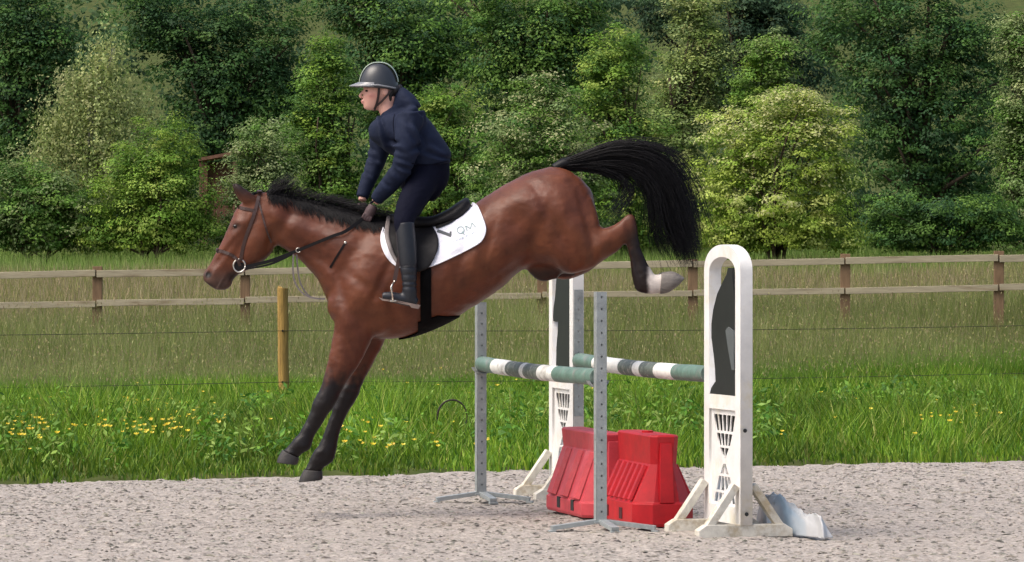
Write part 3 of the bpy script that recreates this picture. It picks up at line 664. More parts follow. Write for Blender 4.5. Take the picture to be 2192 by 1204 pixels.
# ------------------------------------------------------------------ the jump
def wing(name, label, far_px, far_Y, yaw, flip, width=0.63, height=1.70):
    """arched wing; local x runs along the panel away from the pole end, local -y is the visible face"""
    base = PW(far_px, 0, far_Y)
    t = thing(name, label, 'jump wing', (base.x, far_Y, 0), yaw, 'white arched jump wings')
    W, D, PWD = width, 0.075, 0.088
    spring, rise = height - 0.155, 0.155
    zmid = 0.775; rail = 0.085; z0 = 0.10
    def arch(hw, rs, z, n=20):
        return [(W / 2 + hw * math.cos(math.pi * k / n), z + rs * math.sin(math.pi * k / n) ** 0.9) for k in range(n + 1)]
    outer = [(0, 0.07), (W, 0.07)] + arch(W / 2, rise, spring)[:]
    hole1 = [(PWD, zmid + rail / 2), (W - PWD, zmid + rail / 2)] + arch(W / 2 - PWD, rise - 0.06, spring - 0.012)
    hole2 = [(PWD, 0.17), (W - PWD, 0.17), (W - PWD, zmid - rail / 2), (PWD, zmid - rail / 2)]
    fr = link('arch_frame', plate('arch_frame', outer, [hole1, hole2], D), M['white_paint'], t)
    # lower lattice panel with an hourglass of slots
    holes = []; hc = W / 2; zc = 0.43
    rows = [(0.605, 0.700, 0.190, 0.150, 5), (0.520, 0.590, 0.140, 0.098, 4), (0.448, 0.506, 0.080, 0.020, 2),
            (0.352, 0.412, 0.020, 0.080, 2), (0.255, 0.338, 0.098, 0.150, 4), (0.185, 0.240, 0.160, 0.190, 5)]
    for za, zb, wa, wb, m in rows:
        top, bot = (wa, wb) if za > zc else (wa, wb)
        hi, lo = (wa, wb)
        for k in range(m):
            f0, f1 = (k + 0.09) / m * 2 - 1, (k + 0.91) / m * 2 - 1
            holes.append([(hc + f0 * lo, za), (hc + f1 * lo, za), (hc + f1 * hi, zb), (hc + f0 * hi, zb)])
    lp = plate('lattice_panel', [(PWD, 0.17), (W - PWD, 0.17), (W - PWD, zmid - rail / 2), (PWD, zmid - rail / 2)], holes, 0.008)
    link('lattice_panel', lp, M['white_paint'], t, (0, -0.018, 0))
    MB().box(PWD, W - PWD, 0.022, 0.030, 0.44, zmid - rail / 2).build('backing_board', M['dark_board'], t)
    # dark cut-out board standing in the arch
    a0, b0 = zmid + rail / 2, spring + 0.03
    def mp(pts): return [(PWD + (W - 2 * PWD) * (1 - u if flip else u), a0 + (b0 - a0) * v) for u, v in pts]
    fig = mp([(0.0, 0), (1, 0), (1, 0.53), (0.93, 0.78), (0.86, 0.92), (0.84, 0.985), (0.70, 0.985), (0.63, 0.93), (0.46, 0.86), (0.28, 0.78), (0.13, 0.66),
              (0.06, 0.55), (0.06, 0.44), (0.14, 0.32), (0.20, 0.2), (0.22, 0.10), (0.05, 0.045)])
    if flip:
        fig = mp([(0.0, 0), (0.86, 0), (0.82, 0.1), (0.80, 0.25), (0.72, 0.40), (0.70, 0.49), (0.80, 0.475), (0.98, 0.48), (1.0, 0.52), (0.97, 0.60), (0.88, 0.70), (0.80, 0.86), (0.72, 0.97), (0.2, 0.97), (0.0, 0.85)])
    link('dark_cutout', plate('dark_cutout', fig, [], 0.018), M['dark_board'], t, (0, -0.024, 0))
    if not flip:
        g = mp([(0.66, 0.50), (0.76, 0.53), (0.97, 0.50), (0.99, 0.20), (0.9, 0.2), (0.76, 0.36)])
        link('grey_patch', plate('grey_patch', g, [], 0.008), M['grey_board'], t, (0, -0.039, 0))
    # feet with braces, perpendicular to the panel
    for k, x in enumerate((0.045, W - 0.045)):
        ft = MB(); L = 0.29
        ft.add([(x-0.04, -L, 0), (x+0.04, -L, 0), (x+0.04, L, 0), (x-0.04, L, 0), (x-0.04, -L, 0.045), (x+0.04, -L, 0.045), (x+0.04, -L+0.05, 0.075), (x-0.04, -L+0.05, 0.075),
                (x-0.04, L-0.05, 0.075), (x+0.04, L-0.05, 0.075), (x+0.04, L, 0.045), (x-0.04, L, 0.045)],
               [(0,3,2,1), (0,1,5,4), (4,5,6,7), (7,6,9,8), (8,9,10,11), (11,10,2,3), (0,4,7,8,11,3), (1,2,10,9,6,5)])
        ft.build('foot', M['foot_paint'], t, 0.005)
        for s in (-1, 1):
            MB().beam((x, s * (L - 0.07), 0.06), (x, s * 0.052, 0.30), 0.045, 0.06, (1, 0, 0)).build('brace', M['foot_paint'], t, 0.004)
    # steel cup track on the inner edge
    xi = -0.012
    holes = [[(-0.006 + 0.006*math.cos(a*1.047), z + 0.008*math.sin(a*1.047)) for a in range(6)] for z in np.arange(0.62, 1.36, 0.072)]
    tr = plate('cup_track', [(-0.03, 0.56), (0.03, 0.56), (0.03, 1.40), (-0.03, 1.40)], [[(x + 0.006, z) for x, z in h] for h in holes], 0.006)
    tr.transform(Matrix.Rotation(R(90), 4, 'Z'))
    link('cup_track', tr, M['galv'], t, (-0.008, 0, 0))
    if not flip:
        MB().tube([(W + 0.001, -0.0, 0.135), (W + 0.006, 0, 0.135)], 0.012, 8).build('bolt', M['dark_in'], t)
        MB().tube([(W + 0.001, -0.01, 0.62), (W + 0.006, -0.01, 0.62)], 0.012, 8).build('bolt', M['dark_in'], t)
    return t

d_yaw = math.atan2(-0.957, 0.29)
wing('jump_wing', 'white arched jump wing nearest the camera with dark cut-out board', 1520, 25.0, d_yaw, False)
d_yaw2 = math.atan2(0.970, -0.243)
# far wing: local x runs away from its pole end, so its visible face is the other side
def wing_far():
    Yn = 27.94; b = PW(1238, 0, Yn)
    # pole end is the near edge; build with the far edge as origin so that -y is again the landing side
    W = 0.63; d = Vector((0.243, -0.970, 0)); far = Vector((b.x, Yn, 0)) - d * W
    t = wing('jump_wing', 'white arched jump wing farther away, its top hidden behind the horse', CX + far.x * F / far.y, far.y, math.atan2(-0.970, 0.243), True, W)
    for o in [o for o in bpy.data.objects if o.parent == t and o.name.startswith('cup_track')]: o.location.x = W + 0.004
    return t
wing_far()

def stand(label, px, Y, htop, name='jump_stand'):
    b = PW(px, 0, Y)
    t = thing(name, label, 'jump stand', (b.x, Y, 0), math.atan2(-0.957, 0.25) + R(90), 'galvanised pole stands')
    w = 0.062; z0 = 0.055
    zs = np.arange(0.12, htop - 0.02, 0.0705)
    hl = [[(0.0055 * math.cos(a * 1.047), z + 0.0075 * math.sin(a * 1.047)) for a in range(6)] for z in zs]
    for nm, loc, rz, hh in (('upright_face', (0, -w/2, 0), 0, hl), ('upright_face', (w/2, 0, 0), R(90), hl), ('upright_face', (0, w/2, 0), 0, []), ('upright_face', (-w/2, 0, 0), R(90), hl)):
        k = w/2 if rz == 0 else w/2 - 0.0035
        o = link(nm, plate(nm, [(-k, z0), (k, z0), (k, htop), (-k, htop)], hh, 0.003), M['galv'], t, loc); o.rotation_euler = (0, 0, rz)
    MB().box(-w/2+0.003, w/2-0.003, -w/2+0.003, w/2-0.003, htop - 0.006, htop - 0.001).build('end_cap', M['galv'], t)
    MB().box(-0.045, 0.045, -0.045, 0.045, 0.05, 0.062).build('base_plate', M['galv'], t, 0.002)
    for a, L in ((195, 0.30), (295, 0.20), (350, 0.33), (75, 0.30)):
        ca, sa = math.cos(R(a)), math.sin(R(a))
        inv = -t.rotation_euler.z; ca, sa = math.cos(R(a) + inv), math.sin(R(a) + inv)
        mb = MB(); mb.beam((0.02*ca, 0.02*sa, 0.062), (L*ca, L*sa, 0.026), 0.05, 0.026); mb.beam((L*ca*0.93, L*sa*0.93, 0.008), (L*ca*1.06, L*sa*1.06, 0.006), 0.06, 0.014)
        mb.build('foot', M['galv'], t, 0.002)
    return t
NS, FS = PW(1285, 0, 24.9), PW(1029, 0, 27.7)
ts_ = stand('perforated galvanised metal stand nearest the camera, in front of the red barriers', 1285, 24.9, 1.42)
ts2 = stand('galvanised metal stand under the horse belly holding the far pole end', 1029, 27.7, 1.32)

def pole(label, A, B, z, bands, r=0.05):
    A, B = Vector((A[0], A[1], z)), Vector((B[0], B[1], z)); d = B - A
    t = thing('jump_pole', label, 'jump pole', tuple(A), 0, 'painted jump poles')
    f0 = 0.0
    for f1, m in bands:
        n = max(2, int((f1 - f0) * 30)); pts = []; rad = []
        for k in range(n + 1):
            f = f0 + (f1 - f0) * k / n; pts.append(d * f + Vector((0, 0, -0.012 * math.sin(math.pi * f)))); rad.append(r * (1 + 0.012 * math.sin(f * 37)))
        o = MB().tube(pts, rad, 20).build('painted_band', M[m], t, smooth=True)
        bm = bmesh.new(); bm.from_mesh(o.data)
        for e in bm.edges:
            if len(e.link_faces) == 2 and e.calc_face_angle(0) > 0.8: e.smooth = False
        bm.to_mesh(o.data); bm.free()
        f0 = f1
    return t
def cup(parent_stand, at, r=0.062):
    mb = MB(); loc = Vector(at)
    pts = []
    for k in range(9):
        a = R(200) + R(140) * k / 8; pts.append(a)
    # saddle shaped steel cup under the pole end
    vs, fs = [], []
    d = Vector((0.25, -0.968, 0)); sd = Vector((0.968, 0.25, 0))
    for j, s in enumerate((-0.045, 0.03)):
        for a in pts:
            for rr in (r, r + 0.005): vs.append(loc + d * s + sd * (math.cos(a) * rr) + Vector((0, 0, math.sin(a) * rr)))
    m = len(pts)
    for k in range(m - 1):
        i = 2 * k; o = 2 * m
        fs += [(i, i+2, i+2+o, i+o), (i+1, i+1+o, i+3+o, i+3), (i, i+1, i+3, i+2), (i+o, i+2+o, i+3+o, i+1+o)]
    mb.add(vs, fs)
    c = link('cup', mb.mesh('cup'), M['galv'], parent_stand)
    c.matrix_parent_inverse = Matrix.LocRotScale(parent_stand.location, parent_stand.rotation_euler, None).inverted()
    return c
dd = (Vector((NS.x, 24.9, 0)) - Vector((FS.x, 27.7, 0))).normalized()
pa = Vector((FS.x, 27.7, 0)) + dd * 0.04; pb = Vector((NS.x, 24.9, 0)) - dd * 0.05
sidev = Vector((-0.968, -0.25, 0)) * 0.0
pole('worn green and white pole on the metal stands, below the horse belly', pa + sidev, pb + sidev, 0.915,
     [(0.141, 'pole_green'), (0.278, 'pole_white'), (0.404, 'pole_dark'), (0.436, 'pole_white'), (0.557, 'pole_dark'), (0.683, 'pole_white'), (1.0, 'pole_green')])
cup(ts_, (pb.x, pb.y, 0.915)); cup(ts2, (pa.x, pa.y, 0.915))
w1 = Vector((PW(1520, 0, 25.0).x, 25.0, 0)); w2 = Vector((PW(1238, 0, 27.94).x, 27.94, 0)); d2 = (w1 - w2).normalized()
pole('green and white pole between the two white wings', w2 + d2 * 0.03, w1 - d2 * 0.03, 0.93,
     [(0.16, 'pole_green'), (0.377, 'pole_white'), (0.488, 'pole_dark'), (0.542, 'pole_white'), (0.65, 'pole_dark'), (0.782, 'pole_white'), (1.0, 'pole_green')])

def barrier(label, corner, length, width, zs, hws, mat, ribs, slots, top_curve=0.02, ch=0.10):
    """water barrier; local x along its length (towards the camera), local -y is the visible long side"""
    t = thing('water_barrier', label, 'barrier', corner, math.atan2(-0.970, 0.243), 'red plastic water barriers')
    zA, zB, zC = zs; hA, hB = hws                       # skirt top, slope top, top; half widths
    mb = MB()
    def ring(z, hw, inset, c):
        x0, x1 = -length + inset, -inset
        return [(x0 + c, -hw, z), (x1 - c, -hw, z), (x1, -hw + c, z), (x1, hw - c, z), (x1 - c, hw, z), (x0 + c, hw, z), (x0, hw - c, z), (x0, -hw + c, z)]
    rings = [ring(0.012, hA - 0.008, 0.008, ch), ring(0.03, hA, 0, ch), ring(zA - 0.012, hA, 0, ch), ring(zA, hA - 0.012, 0.012, ch),
             ring(zB, hB, 0.05, 0.035), ring(zC - 0.01, hB + 0.006, 0.03, 0.035), ring(zC, hB - 0.006, 0.04, 0.035)]
    vs = [v for r_ in rings for v in r_]; fs = []
    for i in range(len(rings) - 1):
        for k in range(8): fs.append((i*8+k, i*8+(k+1) % 8, (i+1)*8+(k+1) % 8, (i+1)*8+k))
    fs.append(tuple(range(8))[::-1]); fs.append(tuple((len(rings)-1)*8+k for k in range(8)))
    mb.add(vs, fs); body = mb.build('body', M[mat], t, 0.004, False)
    # dark blocks stand in for the shade inside the fork-lift slots
    for side in (-1, 1):
        for u in slots:
            x = -length + ch + u * (length - 2 * ch)
            MB().box(x - 0.034, x + 0.034, side * hA - 0.0035 if side < 0 else hA - 0.03, side * hA + 0.03 if side < 0 else hA + 0.0035, 0.045, 0.112).build('fork_slot_shade', M['dark_in'] if mat != 'red' else M['slot_shade_red'], t)
    # raised ribs on the slopes
    nrib, wid, hgt = ribs
    for side in (-1, 1):
        for k in range(nrib):
            u = (k + 0.5) / nrib; x0 = -length + ch + u * (length - 2 * ch) ; x1 = -length + 0.1 + u * (length - 0.2)
            a = Vector((x0, side * (hA - 0.006), zA + 0.004)); b = Vector((x1, side * (hB + 0.006), zB - 0.012))
            nrm = Vector((0, side * (zB - zA), hA - hB)).normalized()
            dirv = (b - a).normalized(); sd = Vector((1, 0, 0)) * wid / 2
            vs = [a - sd, a + sd, b + sd, b - sd, a - sd*0.7 + nrm*hgt, a + sd*0.7 + nrm*hgt, b + sd*0.7 + nrm*hgt, b - sd*0.7 + nrm*hgt]
            MB().add(vs, [(0,1,2,3),(4,5,6,7),(0,1,5,4),(1,2,6,5),(2,3,7,6),(3,0,4,7)]).build('rib', M[mat], t, 0.003, False)
    # coupling ridge and lip on both ends
    for e, xx in ((1, 0), (-1, -length)):
        MB().add([(xx - e*0.05, -0.045, zA), (xx - e*0.05, 0.045, zA), (xx + e*0.002, 0.045, zA - 0.004), (xx + e*0.002, -0.045, zA - 0.004),
                  (xx - e*0.09, -0.035, zC - 0.05), (xx - e*0.09, 0.035, zC - 0.05), (xx - e*0.022, 0.035, zC - 0.05), (xx - e*0.022, -0.035, zC - 0.05)],
                 [(0,1,2,3),(4,5,6,7),(0,1,5,4),(1,2,6,5),(2,3,7,6),(3,0,4,7)]).build('coupling_ridge', M[mat], t, 0.003, False)
    if mat == 'red':
        MB().tube([(-length*0.5, 0, zC - 0.02), (-length*0.5, 0, zC + 0.012)], 0.035, 14).build('filler_cap', M[mat], t, 0.003)
    return t
M['slot_shade_red'] = pmat('slot_shade', srgb(70, 12, 18), 0.7, 0.1, 8)  # darker red standing in for shade inside the slots
n_ = Vector((-0.970, -0.243, 0))
def bar_origin(px, py, hw):                            # from the near ground corner of the visible long side to the axis
    Y = EYE * F / (py - CY); return PW(px, py, Y) - n_ * hw
o1 = bar_origin(1353, 1132, 0.19); o1 = o1 + Vector((0.243, -0.970, 0)) * 0.10; o1.z = 0
barrier('bright red water barrier beside the near white wing', tuple(o1), 0.86, 0.38, (0.16, 0.385, 0.56), (0.19, 0.082), 'red', (6, 0.055, 0.02), (0.15, 0.62))
o2 = bar_origin(1247, 1114, 0.19); o2 = o2 + Vector((0.243, -0.970, 0)) * 0.07; o2.z = 0
barrier('faded red water barrier, sky gloss painted in pink, behind the perforated metal stand', tuple(o2), 1.06, 0.38, (0.115, 0.42, 0.535), (0.19, 0.075), 'sky_gloss_red', (3, 0.15, 0.028), (0.36, 0.75))

# crumpled feed sack on the sand
def sack():
    nu, nv = 46, 34; u = np.linspace(0, 1, nu); v = np.linspace(0, 1, nv); U, Vv = np.meshgrid(u, v)
    ctl = catmull([(1640, 24.95, .17), (1660, 24.8, .215), (1688, 24.66, .19), (1714, 24.52, .15), (1740, 24.42, .125), (1762, 24.36, .07)], 12)
    ii = U * (len(ctl) - 1); i0 = np.floor(ii).astype(int); i1 = np.minimum(i0 + 1, len(ctl) - 1); fr = ii - i0
    cen = ctl[i0] * (1 - fr)[..., None] + ctl[i1] * fr[..., None]
    Y = cen[..., 1] + (0.5 - Vv) * (0.34 + 0.05 * np.sin(U * 6)) * (1 - 0.55 * U ** 4); X = (cen[..., 0] - CX) * cen[..., 1] / F + (Vv - 0.5) * 0.10
    prof_ = np.sin(np.pi * np.clip(Vv, 0, 1)) ** 0.45 * np.clip((1.01 - U) * 7, 0, 1) ** 0.5
    rdg = (np.abs(fbm(U * 4 + Vv * 3, Vv * 3.4 - U * 2, 90, 4) - 0.5) - 0.12) * 0.13 + (np.abs(fbm(U * 15, Vv * 11 + U * 6, 95, 2) - 0.5) - .2) * 0.035
    Z = 0.012 + prof_ * cen[..., 2] * (1 + 0.10 * np.sin(U * 5 + Vv * 3)) + rdg * prof_
    lip = np.exp(-((U - 0.80) / 0.05) ** 2) * np.clip((Vv - 0.35) * 2, 0, 1); Z += 0.035 * lip * prof_; Y -= 0.05 * lip
    Z = np.maximum(Z, 0.012)
    top = np.stack([X, Y, Z], -1).reshape(-1, 3); bot = np.stack([X, Y, np.full_like(Z, 0.004)], -1).reshape(-1, 3)
    V = np.concatenate([top, bot]); i = np.arange(nv - 1)[:, None] * nu + np.arange(nu - 1)[None]; q = np.stack([i, i+1, i+nu+1, i+nu], -1).reshape(-1, 4)
    q2 = q[:, ::-1] + nu * nv; b = []
    for k in range(nu - 1): b += [(k, k + nu*nv, k + 1 + nu*nv, k + 1), ((nv-1)*nu + k, (nv-1)*nu + k + 1, (nv-1)*nu + k + 1 + nu*nv, (nv-1)*nu + k + nu*nv)]
    for k in range(nv - 1): b += [(k*nu, (k+1)*nu, (k+1)*nu + nu*nv, k*nu + nu*nv), (k*nu + nu-1, k*nu + nu-1 + nu*nv, (k+1)*nu + nu-1 + nu*nv, (k+1)*nu + nu-1)]
    blue = np.clip(1 - np.abs(U - 0.20) / 0.28 + (fbm(U * 6, Vv * 6, 99, 2) - 0.5) * 1.2, 0, 1)[..., None] * 0.8
    c = (1 - blue) * np.array(srgb(204, 206, 208)) + blue * np.array(srgb(150, 182, 204)); c = c.reshape(-1, 3)
    return np_mesh('feed_sack', V, quads=np.concatenate([q, q2, np.array(b)]), smooth=True, colors=np.concatenate([c, c]))
tag(link('feed_sack', sack(), M['bag']), 'crumpled white and pale blue plastic sack lying on the sand', 'sack')
# ------------------------------------------------------------------ horse
trunk_st = [  # topline point, underline point, half width
 (1272, 425, 1281, 492, .06), (1262, 402, 1276, 535, .15), (1235, 376, 1255, 575, .215), (1195, 357, 1215, 588, .262), (1145, 365, 1165, 572, .285),
 (1090, 390, 1120, 577, .290), (1035, 424, 1075, 616, .300), (975, 462, 1015, 657, .310), (910, 482, 945, 696, .305), (855, 477, 880, 720, .280),
 (815, 472, 815, 727, .245), (778, 462, 762, 722, .225), (748, 453, 722, 692, .195), (726, 446, 700, 645, .165), (693, 438, 680, 600, .125),
 (657, 430, 640, 556, .100), (622, 422, 607, 533, .088), (590, 415, 592, 522, .082), (570, 412, 586, 512, .072)]
head_st = [
 (578, 413, 594, 500, .06), (556, 412, 592, 515, .078), (525, 428, 586, 535, .092), (503, 452, 572, 553, .098), (491, 480, 552, 569, .092),
 (478, 510, 528, 580, .074), (467, 532, 512, 588, .060), (456, 551, 500, 600, .054), (445, 571, 495, 613, .056), (435, 587, 482, 622, .054), (434, 601, 462, 621, .036)]
hind_st = [
 (1268, 425, 1150, 420, .07, -.12), (1281, 470, 1148, 490, .115, -.145), (1284, 489, 1172, 548, .115, -.155), (1296, 487, 1210, 585, .098, -.16), (1312, 482, 1262, 576, .078, -.165), (1327, 472, 1296, 553, .058, -.165),
 (1342, 462, 1322, 535, .046, -.165), (1355, 464, 1332, 524, .043, -.165), (1362, 486, 1336, 516, .038, -.165), (1366, 512, 1341, 530, .033, -.165), (1371, 536, 1346, 548, .031, -.165),
 (1381, 558, 1349, 570, .032, -.165), (1393, 578, 1353, 596, .036, -.165), (1398, 589, 1359, 619, .038, -.165), (1400, 590, 1376, 627, .036, -.165), (1410, 588, 1396, 628, .038, -.165), (1420, 586, 1416, 627, .040, -.165)]
front_near = [
 (742, 560, 830, 590, .075, -.125), (718, 640, 822, 665, .095, -.125), (717, 695, 800, 722, .092, -.13), (713, 745, 776, 762, .072, -.135), (702, 792, 754, 800, .055, -.135), (690, 828, 733, 832, .047, -.135),
 (675, 857, 719, 863, .050, -.135), (666, 886, 699, 892, .038, -.135), (654, 909, 685, 914, .034, -.135), (643, 927, 673, 933, .035, -.135), (631, 941, 665, 957, .042, -.135),
 (621, 953, 649, 967, .034, -.135), (608, 963, 641, 979, .043, -.135)]
front_far = [
 (762, 600, 842, 620, .075, .125), (757, 660, 840, 690, .09, .125), (755, 718, 822, 733, .085, .125), (749, 768, 799, 772, .062, .13), (738, 808, 777, 814, .048, .13), (724, 843, 764, 847, .050, .13),
 (713, 872, 748, 876, .044, .13), (703, 902, 733, 904, .036, .13), (692, 932, 722, 937, .034, .13), (680, 957, 716, 968, .040, .13), (669, 974, 709, 990, .042, .13),
 (659, 994, 691, 1002, .034, .13), (648, 1010, 686, 1013, .040, .13)]
def widen(st, k):
    out = []
    for i, (a, b, c, d, w, y) in enumerate(st):
        f = k if 2 < i < len(st) - 1 else 1.0; mx, my = (a + c) / 2, (b + d) / 2
        out.append((mx + (a - mx) * f, my + (b - my) * f, mx + (c - mx) * f, my + (d - my) * f, w * f, y))
    return out
front_near = widen(front_near, 1.13); front_far = widen(front_far, 1.12); hind_st = hind_st[:6] + widen(hind_st, 1.06)[6:]
def flip(st, dx=0, dy=0): return [(a + dx, b + dy, c + dx, d + dy, w, -y) for a, b, c, d, w, y in st]
hind_far = []
for i, s_ in enumerate(flip(hind_st)):
    k = float(np.exp(-((i - 3.2) / 1.5) ** 2)); hind_far.append((s_[0] + 2 - 4 * k, s_[1] + 6 * k, s_[2] + 3 - 18 * k, s_[3] + 1 + 14 * k, s_[4] * (0.93 if i > 5 else 1), s_[5]))
ears = []
for sgn in (-1, 1):
    ox = 0 if sgn < 0 else -6
    V, f = loft([(556 + ox, 426, 536 + ox, 444, .024, sgn * .050), (548 + ox, 420, 525 + ox, 438, .027, sgn * .058), (533 + ox, 408, 511 + ox, 423, .023, sgn * .064), (517 + ox, 397, 503 + ox, 407, .014, sgn * .066), (505 + ox, 390, 499 + ox, 394, .004, sgn * .067)], 4, 14)
    ears.append((V, f))
sheath = loft([(1118, 545, 1124, 574, .05, 0), (1150, 560, 1140, 592, .055, 0), (1180, 570, 1160, 604, .048, 0), (1210, 560, 1195, 598, .04, 0)], 4, 16)
elbow = ellipsoid(H3(806, 684, -.125), (.12, .075, .10)); elbow2 = ellipsoid(H3(812, 686, .12), (.11, .07, .09))
breast = ellipsoid(H3(735, 655, -.09), (.10, .10, .12)); breast2 = ellipsoid(H3(735, 655, .09), (.10, .10, .12))
horse_me = union('body', [loft(trunk_st, 5, 44, 2.15), loft(head_st, 5, 32, 2.3), loft(hind_st), loft(hind_far), loft(front_near), loft(front_far), sheath, elbow, elbow2, breast, breast2] + ears,
                 0.0082, 40, 5)
# muscle relief, worked in photo pixels on both flanks: x, y, amplitude (m), sigma along, sigma across, angle, which sides
V = get_co(horse_me); N = get_no(horse_me)
px = V[:, 0] / S + CX; py = (EYE - V[:, 2]) / S + CY; yo = V[:, 1] - HY
bumps = [(800, 560, .022, 80, 34, -62, 0), (748, 566, -.016, 85, 13, -58, 0), (760, 640, .016, 34, 30, 0, 0), (806, 655, .020, 60, 22, 52, 0), (770, 690, -.010, 46, 9, 60, 0),
         (846, 668, -.014, 60, 10, 78, 0), (735, 690, .014, 26, 22, 60, 0), (880, 600, .010, 70, 50, 0, 0), (1105, 428, .016, 24, 18, 0, 0), (1118, 490, -.022, 52, 24, 60, 0), (1085, 545, .012, 60, 24, -25, 0),
         (1140, 520, -.016, 60, 14, -68, 0), (1195, 440, .018, 46, 40, 0, 0), (1222, 520, .020, 60, 34, 70, 0), (1262, 500, -.012, 55, 8, 84, 0), (1172, 545, .018, 26, 20, 40, 0),
         (640, 500, .010, 70, 18, 24, 0), (668, 540, -.014, 60, 9, 36, 0), (610, 480, -.014, 30, 9, -60, 0), (700, 500, .012, 60, 20, 20, 0), (562, 512, .013, 26, 24, 0, 0),
         (520, 520, -.010, 42, 8, -55, 0), (500, 508, .008, 40, 6, -50, 0), (510, 478, .012, 12, 8, -30, 0), (508, 487, -.012, 7, 5, -30, 0), (447, 588, -.020, 7, 5, -60, 0), (440, 592, .008, 8, 5, -60, 0), (457, 583, .007, 10, 5, -60, 0), (474, 575, .006, 20, 12, -50, 0),
         (474, 612, -.009, 15, 3.4, -52, 0), (728, 770, .008, 40, 14, 72, 0), (745, 745, -.008, 50, 6, 66, 0), (700, 858, .004, 10, 12, 0, 0), (1345, 495, -.006, 24, 5, 78, 0), (1300, 520, .008, 30, 12, -28, 0),
         (820, 600, -.008, 60, 7, -64, 0), (782, 610, -.009, 50, 7, 40, 0), (735, 620, -.010, 40, 8, 70, 0), (716, 720, -.008, 40, 7, 80, 0), (760, 735, -.010, 40, 6, 62, 0), (785, 722, .010, 30, 14, 60, 0),
         (960, 560, .006, 8, 60, 14, 0), (990, 550, -.005, 6, 60, 14, 0), (1018, 545, .006, 8, 60, 14, 0), (1046, 530, -.005, 6, 55, 14, 0), (1180, 470, -.010, 70, 9, 62, 0), (1215, 455, .010, 60, 16, 66, 0),
         (1248, 460, -.008, 60, 6, 76, 0), (1095, 575, -.012, 40, 6, -32, 0), (1140, 470, .010, 40, 16, -60, 0), (1165, 400, -.008, 40, 10, -8, 0), (590, 455, .008, 30, 16, 60, 0), (578, 520, -.012, 26, 6, -72, 0),
         (655, 470, -.008, 70, 7, 22, 0), (545, 470, -.006, 30, 5, -62, 0), (492, 545, .007, 30, 7, -50, 0), (530, 555, .008, 26, 14, -35, 0), (480, 545, -.006, 30, 5, -52, 0),
         (690, 800, .006, 30, 7, 70, 0), (715, 800, -.006, 34, 4, 70, 0), (663, 905, -.004, 30, 3, 60, 0), (1358, 560, -.005, 34, 3.5, 74, 0)]
for bx, by, am, sa, sb, an, sd in bumps:
    am = am * (1.35 if by < 720 and bx > 560 else 1.0)
    ca, sn = math.cos(R(an)), math.sin(R(an)); u = (px - bx) * ca + (py - by) * sn; w = -(px - bx) * sn + (py - by) * ca
    g = np.exp(-0.5 * ((u / sa) ** 2 + (w / sb) ** 2)) * am
    lat = np.clip(np.abs(N[:, 1]) * 1.4 - 0.15, 0, 1); g = g * lat
    if by > 700: g = g * (yo < 0)
    V[:, 1] += np.sign(N[:, 1]) * g
V += N * ((fbm(px / 16, py / 16, 7, 3) - 0.5) * 0.0040 - np.abs(fbm(px / 40 + py / 60, py / 26 - px / 70, 17, 3) - 0.5) * 0.010)[:, None]
set_co(horse_me, V)
# coat colours: bay with black points, one white sock; some sheen and shade painted in
def sm(a, b, x): t = np.clip((x - a) / (b - a), 0, 1); return t * t * (3 - 2 * t)
bay = np.array(srgb(103, 58, 36)); dkb = np.array(srgb(62, 33, 23)); rdb = np.array(srgb(108, 57, 36)); blk = np.array(srgb(17, 15, 17)); wht = np.array(srgb(208, 198, 190)); muz = np.array(srgb(74, 60, 54))
n1 = np.clip(fbm(px / 55, py / 55 + yo * 3, 3, 4)[:, None] * 2.2 - 0.6, 0, 1)
C = bay * (1 - n1) + dkb * n1 * 0.5 + rdb * n1 * 0.5
up = sm(520, 380, py)[:, None] * sm(1000, 1060, px)[:, None] * 0.25; C = C * (1 - up) + np.array(srgb(96, 58, 46)) * up  # greyish sheen painted over the top of the hindquarters
neck_shade = (sm(840, 700, px) * sm(560, 640, px))[:, None] * 0.45; C = C * (1 - neck_shade) + np.array(srgb(80, 42, 31)) * neck_shade  # shading of the neck painted darker into the coat
def lay(C, w, col): w = np.clip(w, 0, 1)[:, None]; return C * (1 - w) + col * w
nz = (fbm(px / 9, py / 9, 13, 3) - 0.5) * 50
front_w = sm(768, 838, py + nz) * (px < 880); C = lay(C, front_w * 0.98, blk)
hd = sm(1318, 1356, px + nz * 0.3) * (py > 440) * np.clip(sm(455, 545, py + (px - 1330) * 0.9), 0.35, 1); C = lay(C, hd * 0.95, blk)
sock = sm(1380, 1392, px + nz * 0.14) * (py > 570); C = lay(C, sock, wht)
C = lay(C, sm(565, 605, py) * (px < 545) * 0.75 * sm(530, 480, px), muz)
C = lay(C, np.exp(-((((px - 447) / 8.5) ** 2 + ((py - 588.5) / 7.5) ** 2)) ** 2.2) * 0.98, np.array(srgb(8, 6, 6)))  # dark of the nostril hole painted in
C = lay(C, np.exp(-((((px - 500) / 16) ** 2 + ((py - 592) / 13) ** 2)) ** 1.5) * 0.8, np.array(srgb(28, 22, 22)))
C = lay(C, np.exp(-((((px - 446) / 13) ** 2 + ((py - 613) / 8) ** 2)) ** 1.5) * 0.75, np.array(srgb(34, 27, 27)))
C = lay(C, np.exp(-((((px - 469) * 0.86 + (py - 611) * 0.5) / 1.8) ** 2 + ((-(px - 469) * 0.5 + (py - 611) * 0.86) / 13) ** 2)) * 0.7, np.array(srgb(150, 126, 116)))
C = lay(C, np.exp(-(((px - 474) / 13) ** 2 + ((py - 612) / 9) ** 2)) * 0.35, np.array(srgb(30, 24, 24)))
C = lay(C, np.exp(-(((px - 508) / 15) ** 2 + ((py - 484) / 10) ** 2)) * 0.9, np.array(srgb(52, 34, 28)))
